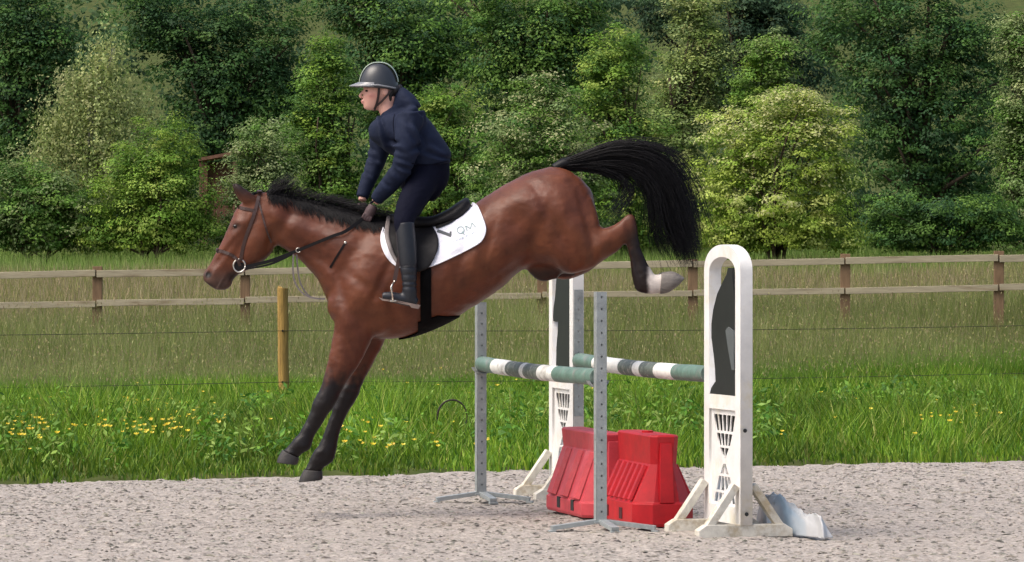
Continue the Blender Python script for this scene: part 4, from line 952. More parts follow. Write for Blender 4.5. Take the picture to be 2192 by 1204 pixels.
C = lay(C, sm(560, 590, py) * sm(1118, 1140, px) * (px < 1230) * (np.abs(yo) < 0.12) * 0.85, np.array(srgb(24, 16, 15)))
earw = (py < 446) * (px < 556) * sm(448, 400, py); C = lay(C, earw * 0.85, blk)
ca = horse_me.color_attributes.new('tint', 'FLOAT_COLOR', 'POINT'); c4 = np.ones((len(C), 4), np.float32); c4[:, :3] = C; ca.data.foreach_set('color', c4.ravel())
horse = thing('horse', 'bay horse with black mane, tail and legs landing over the jump', 'horse', (hx(1000), HY, 0))
ORG = Matrix.Translation(Vector((-hx(1000), -HY, 0)))
def hpart(name, me, mat, parent=None):
    me.transform(ORG); return link(name, me, mat, parent or horse)
bvh = BVHTree.FromPolygons([tuple(v) for v in V], [tuple(p.vertices) for p in horse_me.polygons])
def drape(x_, y_, off=0.006, side=-1):
    """point on the flank of the horse at a photo pixel"""
    o = Vector((hx(x_), HY + side * 1.5, hz(y_))); h = bvh.ray_cast(o, Vector((0, -side, 0)))
    if h[0] is None:
        nr = bvh.find_nearest(Vector((hx(x_), HY + side * 0.05, hz(y_)))); p, n_2 = nr[0], nr[1]; return p + n_2 * off
    return h[0] + Vector((0, side * off, 0))
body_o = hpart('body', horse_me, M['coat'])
# hooves
for st in ([(607, 961, 643, 979, .043, -.135), (598, 977, 640, 989, .052, -.135), (595, 988, 637, 993, .054, -.135)],
           [(648, 1008, 688, 1011, .043, .13), (641, 1022, 689, 1024, .054, .13), (637, 1035, 687, 1030, .056, .13)],
           [(1414, 583, 1410, 629, .046, -.165), (1436, 581, 1426, 627, .054, -.165), (1450, 586, 1444, 616, .050, -.165), (1463, 595, 1457, 604, .034, -.165)],
           [(1413, 586, 1410, 628, .046, .165), (1434, 585, 1426, 625, .054, .165), (1448, 589, 1443, 615, .050, .165), (1460, 597, 1455, 604, .034, .165)]):
    V_, f_ = loft(st, 4, 22, 2.4); mb = MB(); mb.add(V_, f_); hpart('hoof', mb.mesh('hoof', 0, True), M['pale_hoof'] if st[0][0] > 1300 else M['hoof'])
for sgn in (-1, 1):
    V_, f_ = ellipsoid(drape(507, 485, -0.007, sgn), (.019, .012, .013)); mb = MB(); mb.add(V_, f_); hpart('eye', mb.mesh('eye', 0, True), M['eye'])
def strands(name, guides, rad, sides=3):
    """guides: (n, k, 3) hair paths -> one mesh of thin tapering hairs"""
    G = np.asarray(guides); n, k, _ = G.shape; T = np.gradient(G, axis=1); T /= np.linalg.norm(T, axis=2, keepdims=True) + 1e-9
    a = np.cross(T, np.array([0, 1.0, 0.3])); a /= np.linalg.norm(a, axis=2, keepdims=True) + 1e-9; b = np.cross(T, a)
    tp = np.linspace(1, 0.12, k) ** 0.7; r = rad[:, None] * tp[None]
    ring = [G + (a * math.cos(2*math.pi*j/sides) + b * math.sin(2*math.pi*j/sides)) * r[..., None] for j in range(sides)]
    Vv = np.stack(ring, 2).reshape(-1, 3)
    base = (np.arange(n) * k * sides)[:, None, None] + (np.arange(k - 1) * sides)[None, :, None]
    q = []
    for j in range(sides):
        j2 = (j + 1) % sides; q.append(np.stack([base + j, base + j2, base + sides + j2, base + sides + j], -1))
    return np_mesh(name, Vv, quads=np.concatenate(q).reshape(-1, 4), smooth=True)
def path(pts, k): 
    A = catmull(np.array(pts, float), 10); i = np.linspace(0, len(A) - 1, k); i0 = np.floor(i).astype(int); i1 = np.minimum(i0 + 1, len(A) - 1); f = (i - i0)[:, None]
    return A[i0] * (1 - f) + A[i1] * f
# tail: streams up and back, then falls
tail_g = [[(1198, 354), (1240, 336), (1300, 316), (1365, 315), (1420, 340), (1458, 390), (1478, 445), (1484, 500), (1478, 535)],
          [(1202, 354), (1245, 342), (1300, 327), (1360, 332), (1408, 365), (1440, 420), (1456, 475), (1464, 520), (1466, 558)],
          [(1206, 356), (1250, 350), (1295, 342), (1350, 348), (1392, 380), (1414, 435), (1424, 485), (1436, 520), (1452, 552)],
          [(1208, 358), (1250, 356), (1290, 358), (1330, 374), (1344, 396), (1336, 422), (1316, 446), (1298, 460), (1286, 470)],
          [(1198, 352), (1250, 328), (1320, 303), (1395, 312), (1448, 345), (1482, 400), (1496, 450), (1506, 480), (1516, 506)],
          [(1208, 357), (1260, 350), (1312, 350), (1366, 365), (1396, 408), (1400, 450), (1402, 485), (1408, 510), (1420, 530)],
          [(1198, 352), (1240, 332), (1300, 308), (1360, 300), (1400, 306), (1430, 318), (1450, 330), (1462, 345), (1470, 362)]]
tw = np.array([0.22, 0.27, 0.22, 0.06, 0.03, 0.17, 0.03]); nT = 2300; kT = 13
G0 = np.array([path(g, 60) for g in tail_g]); gi = rng.choice(7, nT, p=tw); mixb = rng.random(nT)[:, None, None] * 0.6
g2 = (gi + rng.integers(1, 3, nT)) % 3; main = gi < 3
P2 = G0[gi].copy(); P2[main] = P2[main] * (1 - mixb[main]) + G0[g2[main]] * mixb[main]
ln = 1.0 - 0.55 * rng.random(nT) ** 2.2
idx = ln[:, None] * np.linspace(0, 59, kT)[None]; i0 = np.floor(idx).astype(int); i1 = np.minimum(i0 + 1, 59); fr = (idx - i0)[..., None]; ar = np.arange(nT)[:, None]
P2 = P2[ar, i0] * (1 - fr) + P2[ar, i1] * fr
tt = (idx / 59)[..., None]
lock = rng.normal(0, 1, (34, 1, 2)); lk = rng.integers(0, 34, nT)
P2 = P2 + lock[lk] * (2.5 + 13 * tt) + rng.normal(0, 1, (nT, 1, 2)) * (2.5 + 8 * tt ** 2) + np.sin(tt * rng.uniform(3, 8, (34, 1, 2))[lk] + rng.uniform(0, 6, (34, 1, 2))[lk]) * 5 * tt
P2[..., 0] += 12 * tt[..., 0] ** 2; P2[..., 1] += 5 * np.sin(np.pi * np.clip(tt[..., 0] * 1.6, 0, 1))
tip = np.array([1474, 556.]); P2[main] += ((tip - P2) * 0.42 * np.clip(tt - 0.55, 0, 1) ** 1.2 * 2.2)[main]
wisp = rng.random(nT) < 0.10; P2[wisp] += (rng.normal(0, 1, (nT, 1, 2)) * 24 * tt ** 2)[wisp]
YO = (rng.normal(0, 0.02, (34, 1))[lk] + rng.normal(0, 0.008, (nT, 1))) * (0.7 + 2.4 * tt[..., 0]) + 0.02
TG = np.stack([hx(P2[..., 0]), HY + YO, hz(P2[..., 1])], -1)
hpart('tail', strands('tail', TG, rng.uniform(0.0012, 0.0027, nT)), M['hair'])
V_, f_ = limb([(1186, 362, 0), (1206, 352, 0), (1232, 344, .01), (1262, 334, .015), (1292, 328, .018)], [.030, .034, .030, .022, .010]); mb = MB(); mb.add(V_, f_); hpart('tail_dock', mb.mesh('tail_dock', 0, True), M['hair'])
# mane: lies on the near side of the crest, tufts thrown up behind the ears
crest = path([(572, 412), (600, 416), (650, 427), (700, 438), (745, 451), (785, 464), (822, 474)], 60)
nM, kM = 2300, 8; u = rng.random(nM); ci = np.clip((u * 59).astype(int), 0, 58); cp = crest[ci] + (crest[ci + 1] - crest[ci]) * (u * 59 - ci)[:, None]
Ml = np.zeros((nM, kM, 3)); side = rng.random(nM); t9 = np.linspace(0, 1, kM)
for i in range(nM):
    x0, y0 = cp[i]; uu = u[i]; fly = rng.random()
    if uu < 0.30 and fly < 0.6:                        # thrown up tuft
        L = rng.uniform(22, 60) * (1 - 0.5 * abs(uu - 0.13) / 0.17); dxx = rng.normal(18, 12); pts = np.stack([x0 + dxx * t9 ** 1.5 + 8 * t9, y0 + 6 - (L + 6) * t9 + 10 * t9 ** 3], -1); yy = rng.normal(-.01, .02) + rng.normal(0, .03) * t9
    elif fly < 0.30:                                   # lifted off the crest
        L = rng.uniform(14, 34); dxx = rng.normal(32, 14); pts = np.stack([x0 + dxx * t9, y0 + 5 - L * np.sin(t9 * 2.2) * 0.8 + 6 * t9], -1); yy = rng.normal(-.01, .015) + rng.normal(-.02, .03) * t9
    else:                                              # falling along the neck
        L = rng.uniform(16, 44) * (0.75 + 0.35 * math.sin(uu * 3.1)); dxx = rng.normal(16, 8); pts = np.stack([x0 + dxx * t9, y0 - 3 + L * t9], -1); yy = None
    if yy is None:
        for k in range(kM):
            q = drape(pts[k, 0], pts[k, 1] + 1, rng.uniform(0.004, 0.014)); Ml[i, k] = (hx(pts[k, 0]), q.y if k > 0 else HY - 0.01, hz(pts[k, 1]))
    else: Ml[i] = np.stack([hx(pts[:, 0]), HY + yy, hz(pts[:, 1])], -1)
hpart('mane', strands('mane', Ml, rng.uniform(0.0014, 0.0028, nM)), M['hair'])
nFk = 60; Fk = np.zeros((nFk, 7, 3)); t7 = np.linspace(0, 1, 7)
for i in range(nFk):
    x0, y0 = 556 + rng.normal(0, 4), 416 + rng.normal(0, 2); L = rng.uniform(20, 42)
    Fk[i] = np.stack([hx(x0 - L * 0.7 * t7 + 4 * t7 ** 2), HY + rng.normal(0, .012) + rng.normal(0, .02) * t7, hz(y0 - 8 * np.sin(t7 * 2) + L * 0.45 * t7)], -1)
hpart('forelock', strands('forelock', Fk, rng.uniform(0.0018, 0.003, nFk)), M['hair'])

# ------------------------------------------------------------------ tack
def strap_mesh(name, pts, w, th, hint=(0, -1, 0)):
    pts = [Vector(p) for p in pts]; vs, fs = [], []; hint = Vector(hint)
    for i, p in enumerate(pts):
        t = (pts[min(i+1, len(pts)-1)] - pts[max(i-1, 0)]).normalized(); n_3 = (hint - t * hint.dot(t)).normalized(); b = t.cross(n_3)
        for s1, s2 in ((-1, 0), (1, 0), (1, 1), (-1, 1)): vs.append(p + b * (s1 * w / 2) + n_3 * (s2 * th))
    for i in range(len(pts) - 1):
        for k in range(4): fs.append((i*4+k, i*4+(k+1) % 4, (i+1)*4+(k+1) % 4, (i+1)*4+k))
    fs.append((3, 2, 1, 0)); m = (len(pts)-1)*4; fs.append((m, m+1, m+2, m+3))
    mb = MB(); mb.add(vs, fs); return mb.mesh(name, 0, False)
def dpath(pts, k, off=0.003, side=-1): return [drape(p[0], p[1], off, side) for p in path(pts, k)]
bridle = thing('bridle', 'dark leather bridle with noseband, ring bit and reins on the horse head', 'bridle', tuple(H3(520, 500)))
BI = Matrix.Translation(-Vector(H3(520, 500)))
def bpart(name, me, mat, parent=None):
    me.transform(BI); return link(name, me, mat, parent or bridle)
for sgn in (-1, 1):
    bpart('cheekpiece', strap_mesh('cheekpiece', dpath([(556, 416), (550, 444), (541, 474), (529, 506), (521, 535), (517, 558)], 20, .003, sgn), .021, .005, (0, sgn, 0)), M['brown_leather'])
    bpart('browband', strap_mesh('browband', dpath([(507, 443), (524, 447), (548, 452)], 10, .003, sgn), .02, .005, (0, sgn, 0)), M['brown_leather'])
    bpart('throatlatch', strap_mesh('throatlatch', dpath([(554, 428), (563, 460), (572, 492), (582, 520)], 14, .003, sgn), .010, .004, (0, sgn, 0)), M['brown_leather'])
    bpart('noseband', strap_mesh('noseband', dpath([(460, 536), (470, 537), (485, 541), (500, 548), (512, 560), (516, 576), (514, 586)], 18, .004, sgn), .019, .006, (0, sgn, 0)), M['brown_leather'])
    c0 = drape(514, 569, .012, sgn); pts = [c0 + Vector((math.cos(a) * .037, 0, math.sin(a) * .040)) for a in np.linspace(0, 2 * math.pi, 29)]
    bpart('bit_ring', MB().tube(pts, .0055, 8).mesh('bit_ring', 0, True), M['steel'])
    d0 = drape(514, 569, .003, sgn); bpart('bit_guard', MB().tube([d0, d0 + Vector((0, sgn * .006, 0))], .031, 20).mesh('bit_guard', 0, False), M['leather'])
    r0 = drape(520, 573, .016, sgn); n1_ = drape(640, 536, .012, sgn); hnd = H3(786 if sgn < 0 else 774, 462 if sgn < 0 else 448, sgn * .085)
    mid = [drape(680, 520, .012, sgn), drape(715, 506, .012, sgn), drape(745, 494, .02, sgn)]
    rp = path([r0, (r0 + n1_) / 2 + Vector((0, 0, -.012)), n1_] + mid + [hnd], 40)
    bpart('rein', strap_mesh('rein', rp, .020, .005, (0, sgn, 0)), M['leather'])
    r1 = path([r0 + Vector((.005, 0, -.012)), r0.lerp(n1_, 0.5) + Vector((0, sgn * .004, -.032)), n1_ + Vector((-.02, 0, -.012))], 16)
    bpart('martingale_strap', strap_mesh('martingale_strap', r1, .011, .004, (0, sgn, 0)), M['leather'])
    bpart('martingale_ring', MB().tube([n1_ + Vector((math.cos(a) * .014, sgn * .004, math.sin(a) * .014)) for a in np.linspace(0, 6.283, 15)], .003, 6).mesh('martingale_ring', 0, True), M['steel'])
# strap over the nose and poll joins both sides
nb = [drape(460, 536, .004, -1)] + [bvh.ray_cast(H3(440, 528, 0) + Vector((0, k, 0)), Vector((1, 0, -0.3)))[0] or H3(458, 536, k) for k in np.linspace(-.035, .035, 7)] + [drape(460, 536, .004, 1)]
bpart('nose_strap', strap_mesh('nose_strap', [Vector(p) + Vector((-.004, 0, .003)) for p in nb], .019, .006, (-1, 0, .3)), M['brown_leather'])
hp_ = [Vector((hx(556), HY + k, hz(413) + .012 * (1 - (k / .07) ** 2))) for k in np.linspace(-.062, .062, 9)]
bpart('headpiece', strap_mesh('headpiece', hp_, .028, .006, (0, 0, 1)), M['brown_leather'])
# loose rein end hanging in a loop in front of the chest
for dx_, yy in ((0, -.10), (10, -.06)):
    lp_ = path([H3(630 + dx_ * 0.6, 545, yy), H3(629 + dx_, 580, yy), H3(634 + dx_, 606, yy), H3(650 + dx_ * .7, 628, yy), H3(672, 638, yy), H3(697, 640, yy)], 24)
    bpart('rein_end', strap_mesh('rein_end', lp_, .010, .0035, (0, -1, 0)), M['grey_edge'])
bp_ = thing('breastplate', 'thin dark breast strap buckled across the horse shoulder', 'strap', tuple(H3(725, 545)))
for pts in ([(742, 520), (732, 536), (720, 555), (709, 573)],):
    me = strap_mesh('shoulder_strap', dpath(pts, 12, .002), .013, .004); me.transform(Matrix.Translation(-bp_.location)); link('shoulder_strap', me, M['leather'], bp_)
V_, f_ = ellipsoid(drape(742, 520, .006), (.009, .005, .009)); mb = MB(); mb.add(V_, f_); me = mb.mesh('buckle', 0, True); me.transform(Matrix.Translation(-bp_.location)); link('buckle', me, M['steel'], bp_)

def patch(name, top, right, bottom, left, nu, nv, off, thick, side=-1, puff=0.0, mat=None):
    """curved panel lying on the flank; its four borders are given in photo pixels (Coons patch)"""
    T, B = path(top, nu), path(bottom, nu); Lf, Rt = path(left, nv), path(right, nv); u = np.linspace(0, 1, nu)[:, None]; out = []
    for j in range(nv):
        v = j / (nv - 1); c = (1-v)*T + v*B + (1-u)*Lf[j] + u*Rt[j] - ((1-u)*(1-v)*T[0] + u*(1-v)*T[-1] + (1-u)*v*B[0] + u*v*B[-1])
        for i, (x_, y_) in enumerate(c):
            e = min(1, 4 * min(i, nu - 1 - i, j, nv - 1 - j) / 4.0 + 0.35)
            out.append(tuple(drape(x_, y_, off + puff * e, side)))
    n_4 = nu * nv; inner = [(x, y - side * (thick + puff), z) for x, y, z in out]; V_ = out + inner; fs = []
    for j in range(nv - 1):
        for i in range(nu - 1): k = j*nu + i; fs += [(k, k+1, k+nu+1, k+nu), (k+n_4, k+nu+n_4, k+nu+1+n_4, k+1+n_4)]
    for i in range(nu - 1): fs += [(i, i+n_4, i+1+n_4, i+1), ((nv-1)*nu+i, (nv-1)*nu+i+1, (nv-1)*nu+i+1+n_4, (nv-1)*nu+i+n_4)]
    for j in range(nv - 1): fs += [(j*nu, (j+1)*nu, (j+1)*nu+n_4, j*nu+n_4), (j*nu+nu-1, j*nu+nu-1+n_4, (j+1)*nu+nu-1+n_4, (j+1)*nu+nu-1)]
    mb = MB(); mb.add(V_, fs); return mb.mesh(name, 0, True)
pad = thing('saddle_pad', 'white saddle pad with faint lettering under the saddle', 'saddle pad', tuple(H3(930, 500)))
SI = Matrix.Translation(-Vector(H3(930, 500)))
for sgn in (-1, 1):
    me = patch('quilted_panel', [(822, 486), (860, 484), (915, 484), (965, 466), (1008, 436), (1020, 440)], [(1020, 440), (1031, 462), (1040, 490), (1034, 512), (1018, 526)],
               [(856, 571), (880, 572), (905, 572), (930, 568), (975, 548), (1018, 526)], [(822, 486), (818, 508), (822, 532), (836, 556), (856, 571)], 44, 30, .013, .010, sgn)
    me.transform(SI); link('quilted_panel', me, M['pad'], pad)
for sgn in (-1, 1):
    ol = [(1012, 437), (1021, 441), (1031, 462), (1040, 490), (1034, 512), (1018, 526), (975, 548), (930, 568), (905, 572), (880, 572), (856, 571), (836, 556), (822, 532), (818, 508), (822, 488)]
    me = MB().tube([drape(q[0], q[1], .012, sgn) for q in path(ol, 70)], .0045, 6).mesh('binding', 0, True); me.transform(SI); link('binding', me, M['pad'], pad)
# lettering on the visible side: a bold check stroke, the letters Q M and a faint line of small print
def print_poly(polys, name, mat):
    mb = MB()
    for poly in polys:
        pts = [drape(x_, y_, .0165) for x_, y_ in poly]; mb.add(pts, [tuple(range(len(pts)))])
    me = mb.mesh(name); me.transform(SI); link(name, me, M[mat], pad)
def stroke(a, b, w):
    a, b = np.array(a, float), np.array(b, float); d = (b - a) / np.linalg.norm(b - a); n_5 = np.array([-d[1], d[0]]) * w / 2
    return [tuple(a + n_5), tuple(b + n_5), tuple(b - n_5), tuple(a - n_5)]
print_poly([stroke((937, 494), (967, 505), 6.5), stroke((965, 507), (966, 496), 4)], 'check_mark', 'pad_dark')
qc = np.array([987, 493.]); ring_p = []
for k in range(20):
    a0, a1 = 2*math.pi*k/20, 2*math.pi*(k+1)/20
    ring_p.append([tuple(qc + np.array([math.cos(a)*r_*1.0, math.sin(a)*r_*.95])) for a, r_ in ((a0, 8.4), (a1, 8.4), (a1, 6.3), (a0, 6.3))])
print_poly(ring_p + [stroke((990, 496), (995, 503), 2)], 'letter_q', 'pad_print')
print_poly([stroke((997, 484), (1001, 495), 2), stroke((997, 484), (1008, 490), 2), stroke((1008, 490), (1011, 478), 2), stroke((1011, 478), (1019, 487), 2)], 'letter_m', 'pad_print')
ld = np.array([1020 - 971, 496 - 518.]) ; ld /= np.linalg.norm(ld)
sp_ = []
for k in range(16):
    a = np.array([971, 518.]) + ld * k * 3.35; sp_.append(stroke(a, a + ld * rng.uniform(1.2, 2.4), rng.uniform(2, 3.2)))
print_poly(sp_, 'small_print', 'pad_faint')

saddle = thing('saddle', 'black leather jumping saddle on the white pad', 'saddle', tuple(H3(910, 480)))
SD = Matrix.Translation(-Vector(H3(910, 480)))
def spart(name, me, mat, parent=None):
    me.transform(SD); return link(name, me, mat, parent or saddle)
seat = union('seat', [loft([(828, 462, 832, 486, .05, 0), (845, 458, 850, 494, .10, 0), (880, 462, 885, 496, .14, 0), (920, 464, 925, 492, .16, 0), (955, 450, 962, 486, .17, 0), (985, 430, 995, 468, .155, 0), (1000, 423, 1008, 446, .11, 0), (1004, 428, 1008, 438, .06, 0)], 5, 30, 2.4)], 0.009, 4, 4)
spart('seat', seat, M['leather'])
for sgn in (-1, 1):
    spart('flap', patch('flap', [(826, 468), (870, 476), (925, 482)], [(925, 482), (938, 505), (940, 530), (932, 552)], [(866, 578), (895, 582), (918, 574), (932, 552)], [(826, 468), (828, 500), (840, 540), (866, 578)], 26, 24, .026, .012, sgn, .006), M['leather'])
    spart('panel', patch('panel', [(925, 470), (960, 458), (1004, 430)], [(1004, 430), (1008, 436), (1003, 444)], [(935, 489), (970, 474), (1003, 444)], [(925, 470), (930, 480), (935, 489)], 16, 8, .03, .03, sgn, .02), M['leather'])
    spart('knee_roll', patch('knee_roll', [(827, 474), (836, 474)], [(836, 474), (836, 505), (848, 545), (862, 566)], [(854, 568), (862, 566)], [(827, 474), (826, 505), (838, 542), (854, 568)], 6, 20, .036, .01, sgn, .012), M['grey_edge'])
    spart('stirrup_leather', strap_mesh('stirrup_leather', [H3(868, 498, sgn * .345), H3(860, 545, sgn * .352), H3(852, 580, sgn * .365), H3(848, 600, sgn * .37)], .026, .005, (0, sgn, 0)), M['brown_leather'])
    yc = sgn * .375; ir = [H3(848, 600, yc)] + [Vector(H3(848, 604, yc)) + Vector((-.004 * k, math.cos(a) * .058, -(1 - math.sin(a)) * .03)) for k, a in enumerate(np.linspace(R(90), R(0), 6))]
    left = [Vector((p.x, 2 * (HY + yc) - p.y, p.z)) for p in ir]; foot_l = Vector(H3(846, 643, yc))
    pts = [foot_l + Vector((0, -.058, 0))] + [Vector((p.x, min(p.y, 2 * (HY + yc) - p.y), p.z)) for p in ir[::-1]]
    pts2 = [foot_l + Vector((0, .058, 0))] + [Vector((p.x, max(p.y, 2 * (HY + yc) - p.y), p.z)) for p in ir[::-1]]
    so_ = spart('stirrup_iron', MB().tube(pts, .0055, 8).tube(pts2, .0055, 8).mesh('stirrup_iron', 0, True), M['steel'])
    spart('tread', MB().beam(foot_l + Vector((0, -.062, 0)), foot_l + Vector((0, .062, 0)), .04, .010).mesh('tread', .002), M['steel'], so_)

girth = thing('girth', 'black stud girth with belly guard round the horse', 'girth', tuple(H3(905, 700)))
def radial(px_, ang, off):
    """surface point of the barrel at a station, by angle (0 = straight down, 90 = near side)"""
    k = (px_ - 905) * -0.42; c_ = H3(px_, 600 + k, 0); d_ = Vector((0, -math.sin(R(ang)), -math.cos(R(ang)))); h = bvh.ray_cast(c_ + d_ * 1.2, -d_)
    return (h[0] + d_ * off) if h[0] is not None else c_ + d_ * .3
def belt(name, xa, xb, angs, n=3):
    vs, fs = [], []; xs_ = [xa + (xb - xa) * i / (n - 1) for i in range(n)]
    for a, (sa_, sb_) in angs:
        for x_ in [sa_ + (sb_ - sa_) * i / (n - 1) for i in range(n)]: vs += [radial(x_, a, .012), radial(x_, a, .001)]
    m = len(angs)
    for i in range(m - 1):
        for k in range(n - 1):
            a = (i*n + k)*2; b = a + 2; c_ = a + 2*n; d_ = c_ + 2; fs += [(a, b, d_, c_), (a+1, c_+1, d_+1, b+1)]
        for k in (0, n-1): a = (i*n+k)*2; c_ = a + 2*n; fs.append((a, c_, c_+1, a+1))
    mb = MB(); mb.add(vs, fs); me = mb.mesh(name, 0, True); me.transform(Matrix.Translation(-girth.location)); link(name, me, M['rubber'], girth)
belt('strap', 0, 0, [(a, (902, 925)) for a in np.linspace(-100, 100, 50)])
belt('belly_guard', 0, 0, [(a, (850 + 46 * min(1, abs(a) / 18), 984 - 46 * (abs(a) / 38) ** 2)) for a in np.linspace(-38, 38, 30)], 12)
# ------------------------------------------------------------------ rider
rider = thing('person', 'rider in navy jacket, black helmet and long boots standing in the stirrups', 'person', tuple(H3(900, 460)))
RI = Matrix.Translation(-Vector(H3(900, 460)))
def rpart(name, me, mat, parent=None):
    me.transform(RI); return link(name, me, mat, parent or rider)
# body: head, neck and the limbs under the clothes, one surface
head = loft([(785, 236, 806, 237, .020), (779.5, 230, 816, 232, .034), (778, 221, 831, 220, .048), (778, 213, 841, 210, .058), (778, 205, 846, 202, .068), (780, 196, 848, 193, .071), (779, 186, 847, 183, .072), (782, 172, 842, 168, .070), (793, 156, 832, 154, .050), (803, 150, 822, 149, .026)], 5, 30, 2.2)
nose = limb([(780, 192, 0), (775, 199, 0), (771, 206, 0), (776, 210, 0)], [.007, .0085, .0105, .008], 4, 12)
lips = limb([(777, 216.5, -.022), (774.5, 216.5, 0), (777, 216.5, .022)], [.005, .0075, .005], 4, 10); lip2 = limb([(777.5, 220.5, -.018), (775.5, 220.5, 0), (777.5, 220.5, .018)], [.005, .0075, .005], 4, 10)
chin = ellipsoid(H3(783.5, 229, 0), (.016, .02, .014)); cheek = [ellipsoid(H3(797, 204, s * .046), (.028, .018, .016)) for s in (-1, 1)]
brow = [limb([(780, 189, s * .012), (781, 188, s * .035), (789, 189, s * .056)], [.008, .009, .006], 4, 10) for s in (-1, 1)]
ear_ = []
for s in (-1, 1):
    ear_.append(ellipsoid(H3(826, 196, s * .073), (.020, .010, .032)))
neck = limb([(832, 205, 0), (828, 228, 0), (838, 252, 0), (852, 275, 0)], [.062, .056, .060, .075])
torso = [loft([(838, 250, 872, 240, .08), (820, 275, 915, 262, .15), (835, 310, 935, 300, .14), (865, 345, 945, 335, .13), (862, 385, 945, 375, .145), (885, 415, 930, 410, .09)], 4, 24)]
ARM_N = [(880, 252, -.175), (874, 300, -.225), (866, 352, -.225), (842, 388, -.165), (818, 414, -.115), (804, 434, -.085)]
ARM_F = [(828, 260, .155), (813, 298, .205), (806, 336, .20), (794, 368, .155), (780, 404, .11), (774, 430, .085)]
arms = [limb(ARM_N, [.05, .042, .038, .034, .028, .026]), limb(ARM_F, [.05, .042, .038, .034, .028, .026])]
def leg(s, grow=0.0, boot=False):
    if not boot: return limb([(915, 372, s * .07), (897, 405, s * .16), (878, 440, s * .255), (868, 474, s * .325), (872, 510, s * .345)], [.10 + grow, .094 + grow, .080 + grow, .066 + grow, .056 + grow])
    return limb([(869, 478, s * .335), (873, 520, s * .35), (877, 560, s * .365), (879, 595, s * .375), (880, 625, s * .378), (882, 644, s * .378)], [.055 + grow, .058 + grow, .053 + grow, .044 + grow, .041 + grow, .036 + grow])
feet = [limb([(890, 645, s * .378), (868, 640, s * .38), (840, 634, s * .385), (822, 632, s * .388)], [.030, .032, .028, .018]) for s in (-1, 1)]
body = union('body', [head, nose, lips, lip2, chin, neck] + cheek + brow + ear_ + torso + arms + [leg(-1, -.014), leg(1, -.014), leg(-1, -.012, True), leg(1, -.012, True)] + feet, 0.0058, 8, 3)
V = get_co(body); bpx = V[:, 0] / S + CX; bpy_ = (EYE - V[:, 2]) / S + CY; byo = V[:, 1] - HY
sk = np.tile(np.array(srgb(206, 158, 142)), (len(V), 1))
def blend(w, col):
    global sk
    sk = sk * (1 - np.clip(w, 0, 1)[:, None]) + np.array(col) * np.clip(w, 0, 1)[:, None]
blend(np.exp(-(((bpx - 797) / 14) ** 2 + ((bpy_ - 206) / 9) ** 2)) * .4 * (np.abs(byo) > .02), srgb(196, 112, 110))
blend(np.exp(-(((bpx - 775.5) / 5) ** 2 + ((bpy_ - 218.5) / 3.2) ** 2 + (byo / .028) ** 2)) * .7, srgb(176, 92, 92))
blend(np.exp(-(((bpx - 785) / 8) ** 2 + ((bpy_ - 189) / 2.2) ** 2)) * .7 * (bpy_ > 180), srgb(80, 56, 48))
ca = body.color_attributes.new('tint', 'FLOAT_COLOR', 'POINT'); c4 = np.ones((len(V), 4), np.float32); c4[:, :3] = sk; ca.data.foreach_set('color', c4.ravel())
rpart('body', body, M['skin'])
for s in (-1, 1):
    V_, f_ = ellipsoid(H3(785.5, 195.5, s * .042), (.011, .012, .0065)); mb = MB(); mb.add(V_, f_); rpart('eye', mb.mesh('eye', 0, True), M['eye'])
# jacket
jt = loft([(818, 252, 864, 232, .080), (800, 258, 893, 236, .150), (789, 274, 920, 257, .190), (792, 296, 939, 283, .198), (815, 316, 955, 306, .190), (842, 334, 966, 326, .182), (856, 350, 966, 342, .176), (862, 360, 962, 350, .168)], 6, 40, 2.2)
hood = loft([(848, 192, 838, 240, .055), (862, 186, 852, 240, .09), (880, 198, 868, 244, .112), (894, 213, 880, 246, .112), (903, 229, 892, 246, .08)], 5, 24, 2.2)
collar = loft([(806, 258, 862, 238, .080), (807, 250, 864, 226, .078), (814, 245, 862, 216, .070)], 4, 24)
slv = [limb(ARM_N[:-1] + [(806, 429, -.09)], [.088, .080, .068, .060, .050, .040], 6, 24), limb(ARM_F[:-1] + [(773, 424, .087)], [.080, .072, .062, .055, .046, .038], 6, 24)]
sh_ = [ellipsoid(H3(886, 258, -.135), (.085, .07, .085)), ellipsoid(H3(832, 262, .135), (.08, .07, .07))]
jacket = union('jacket', [jt, hood, collar] + slv + sh_, 0.0085, 10, 3)
V = get_co(jacket); N = get_no(jacket); jx = V[:, 0] / S + CX; jy = (EYE - V[:, 2]) / S + CY
# creases: bunched at the elbows, drag lines from the armpit, hem gather
fold = np.zeros(len(V))
for x0, y0, an, L, wd, am in [(868, 345, 25, 26, 4, -.010), (862, 330, 30, 24, 4, -.008), (872, 362, 15, 24, 4, -.009), (850, 372, 50, 20, 4, -.008), (905, 290, 70, 50, 5, -.010), (896, 318, -30, 22, 4, -.008), (890, 300, 55, 30, 4, -.006),
                              (925, 330, 20, 36, 4, -.008), (935, 312, 30, 30, 5, -.006), (832, 300, 70, 40, 4, -.008), (846, 308, 10, 16, 3, -.010), (880, 265, 40, 24, 5, -.007), (820, 270, 75, 40, 3, -.008), (800, 340, 20, 18, 4, -.008), (795, 320, 30, 18, 4, -.007), (895, 236, -8, 22, 3, -.012), (950, 338, 12, 30, 3, -.006), (830, 398, 45, 16, 3, -.006), (785, 372, 30, 16, 3, -.006)]:
    ca_, sn_ = math.cos(R(an)), math.sin(R(an)); u = (jx - x0) * ca_ + (jy - y0) * sn_; w = -(jx - x0) * sn_ + (jy - y0) * ca_
    fold += np.exp(-0.5 * ((u / L * 2) ** 2 + (w / wd) ** 2)) * am - np.exp(-0.5 * ((u / L * 2) ** 2 + ((w - wd * 2.2) / wd) ** 2)) * am * .7
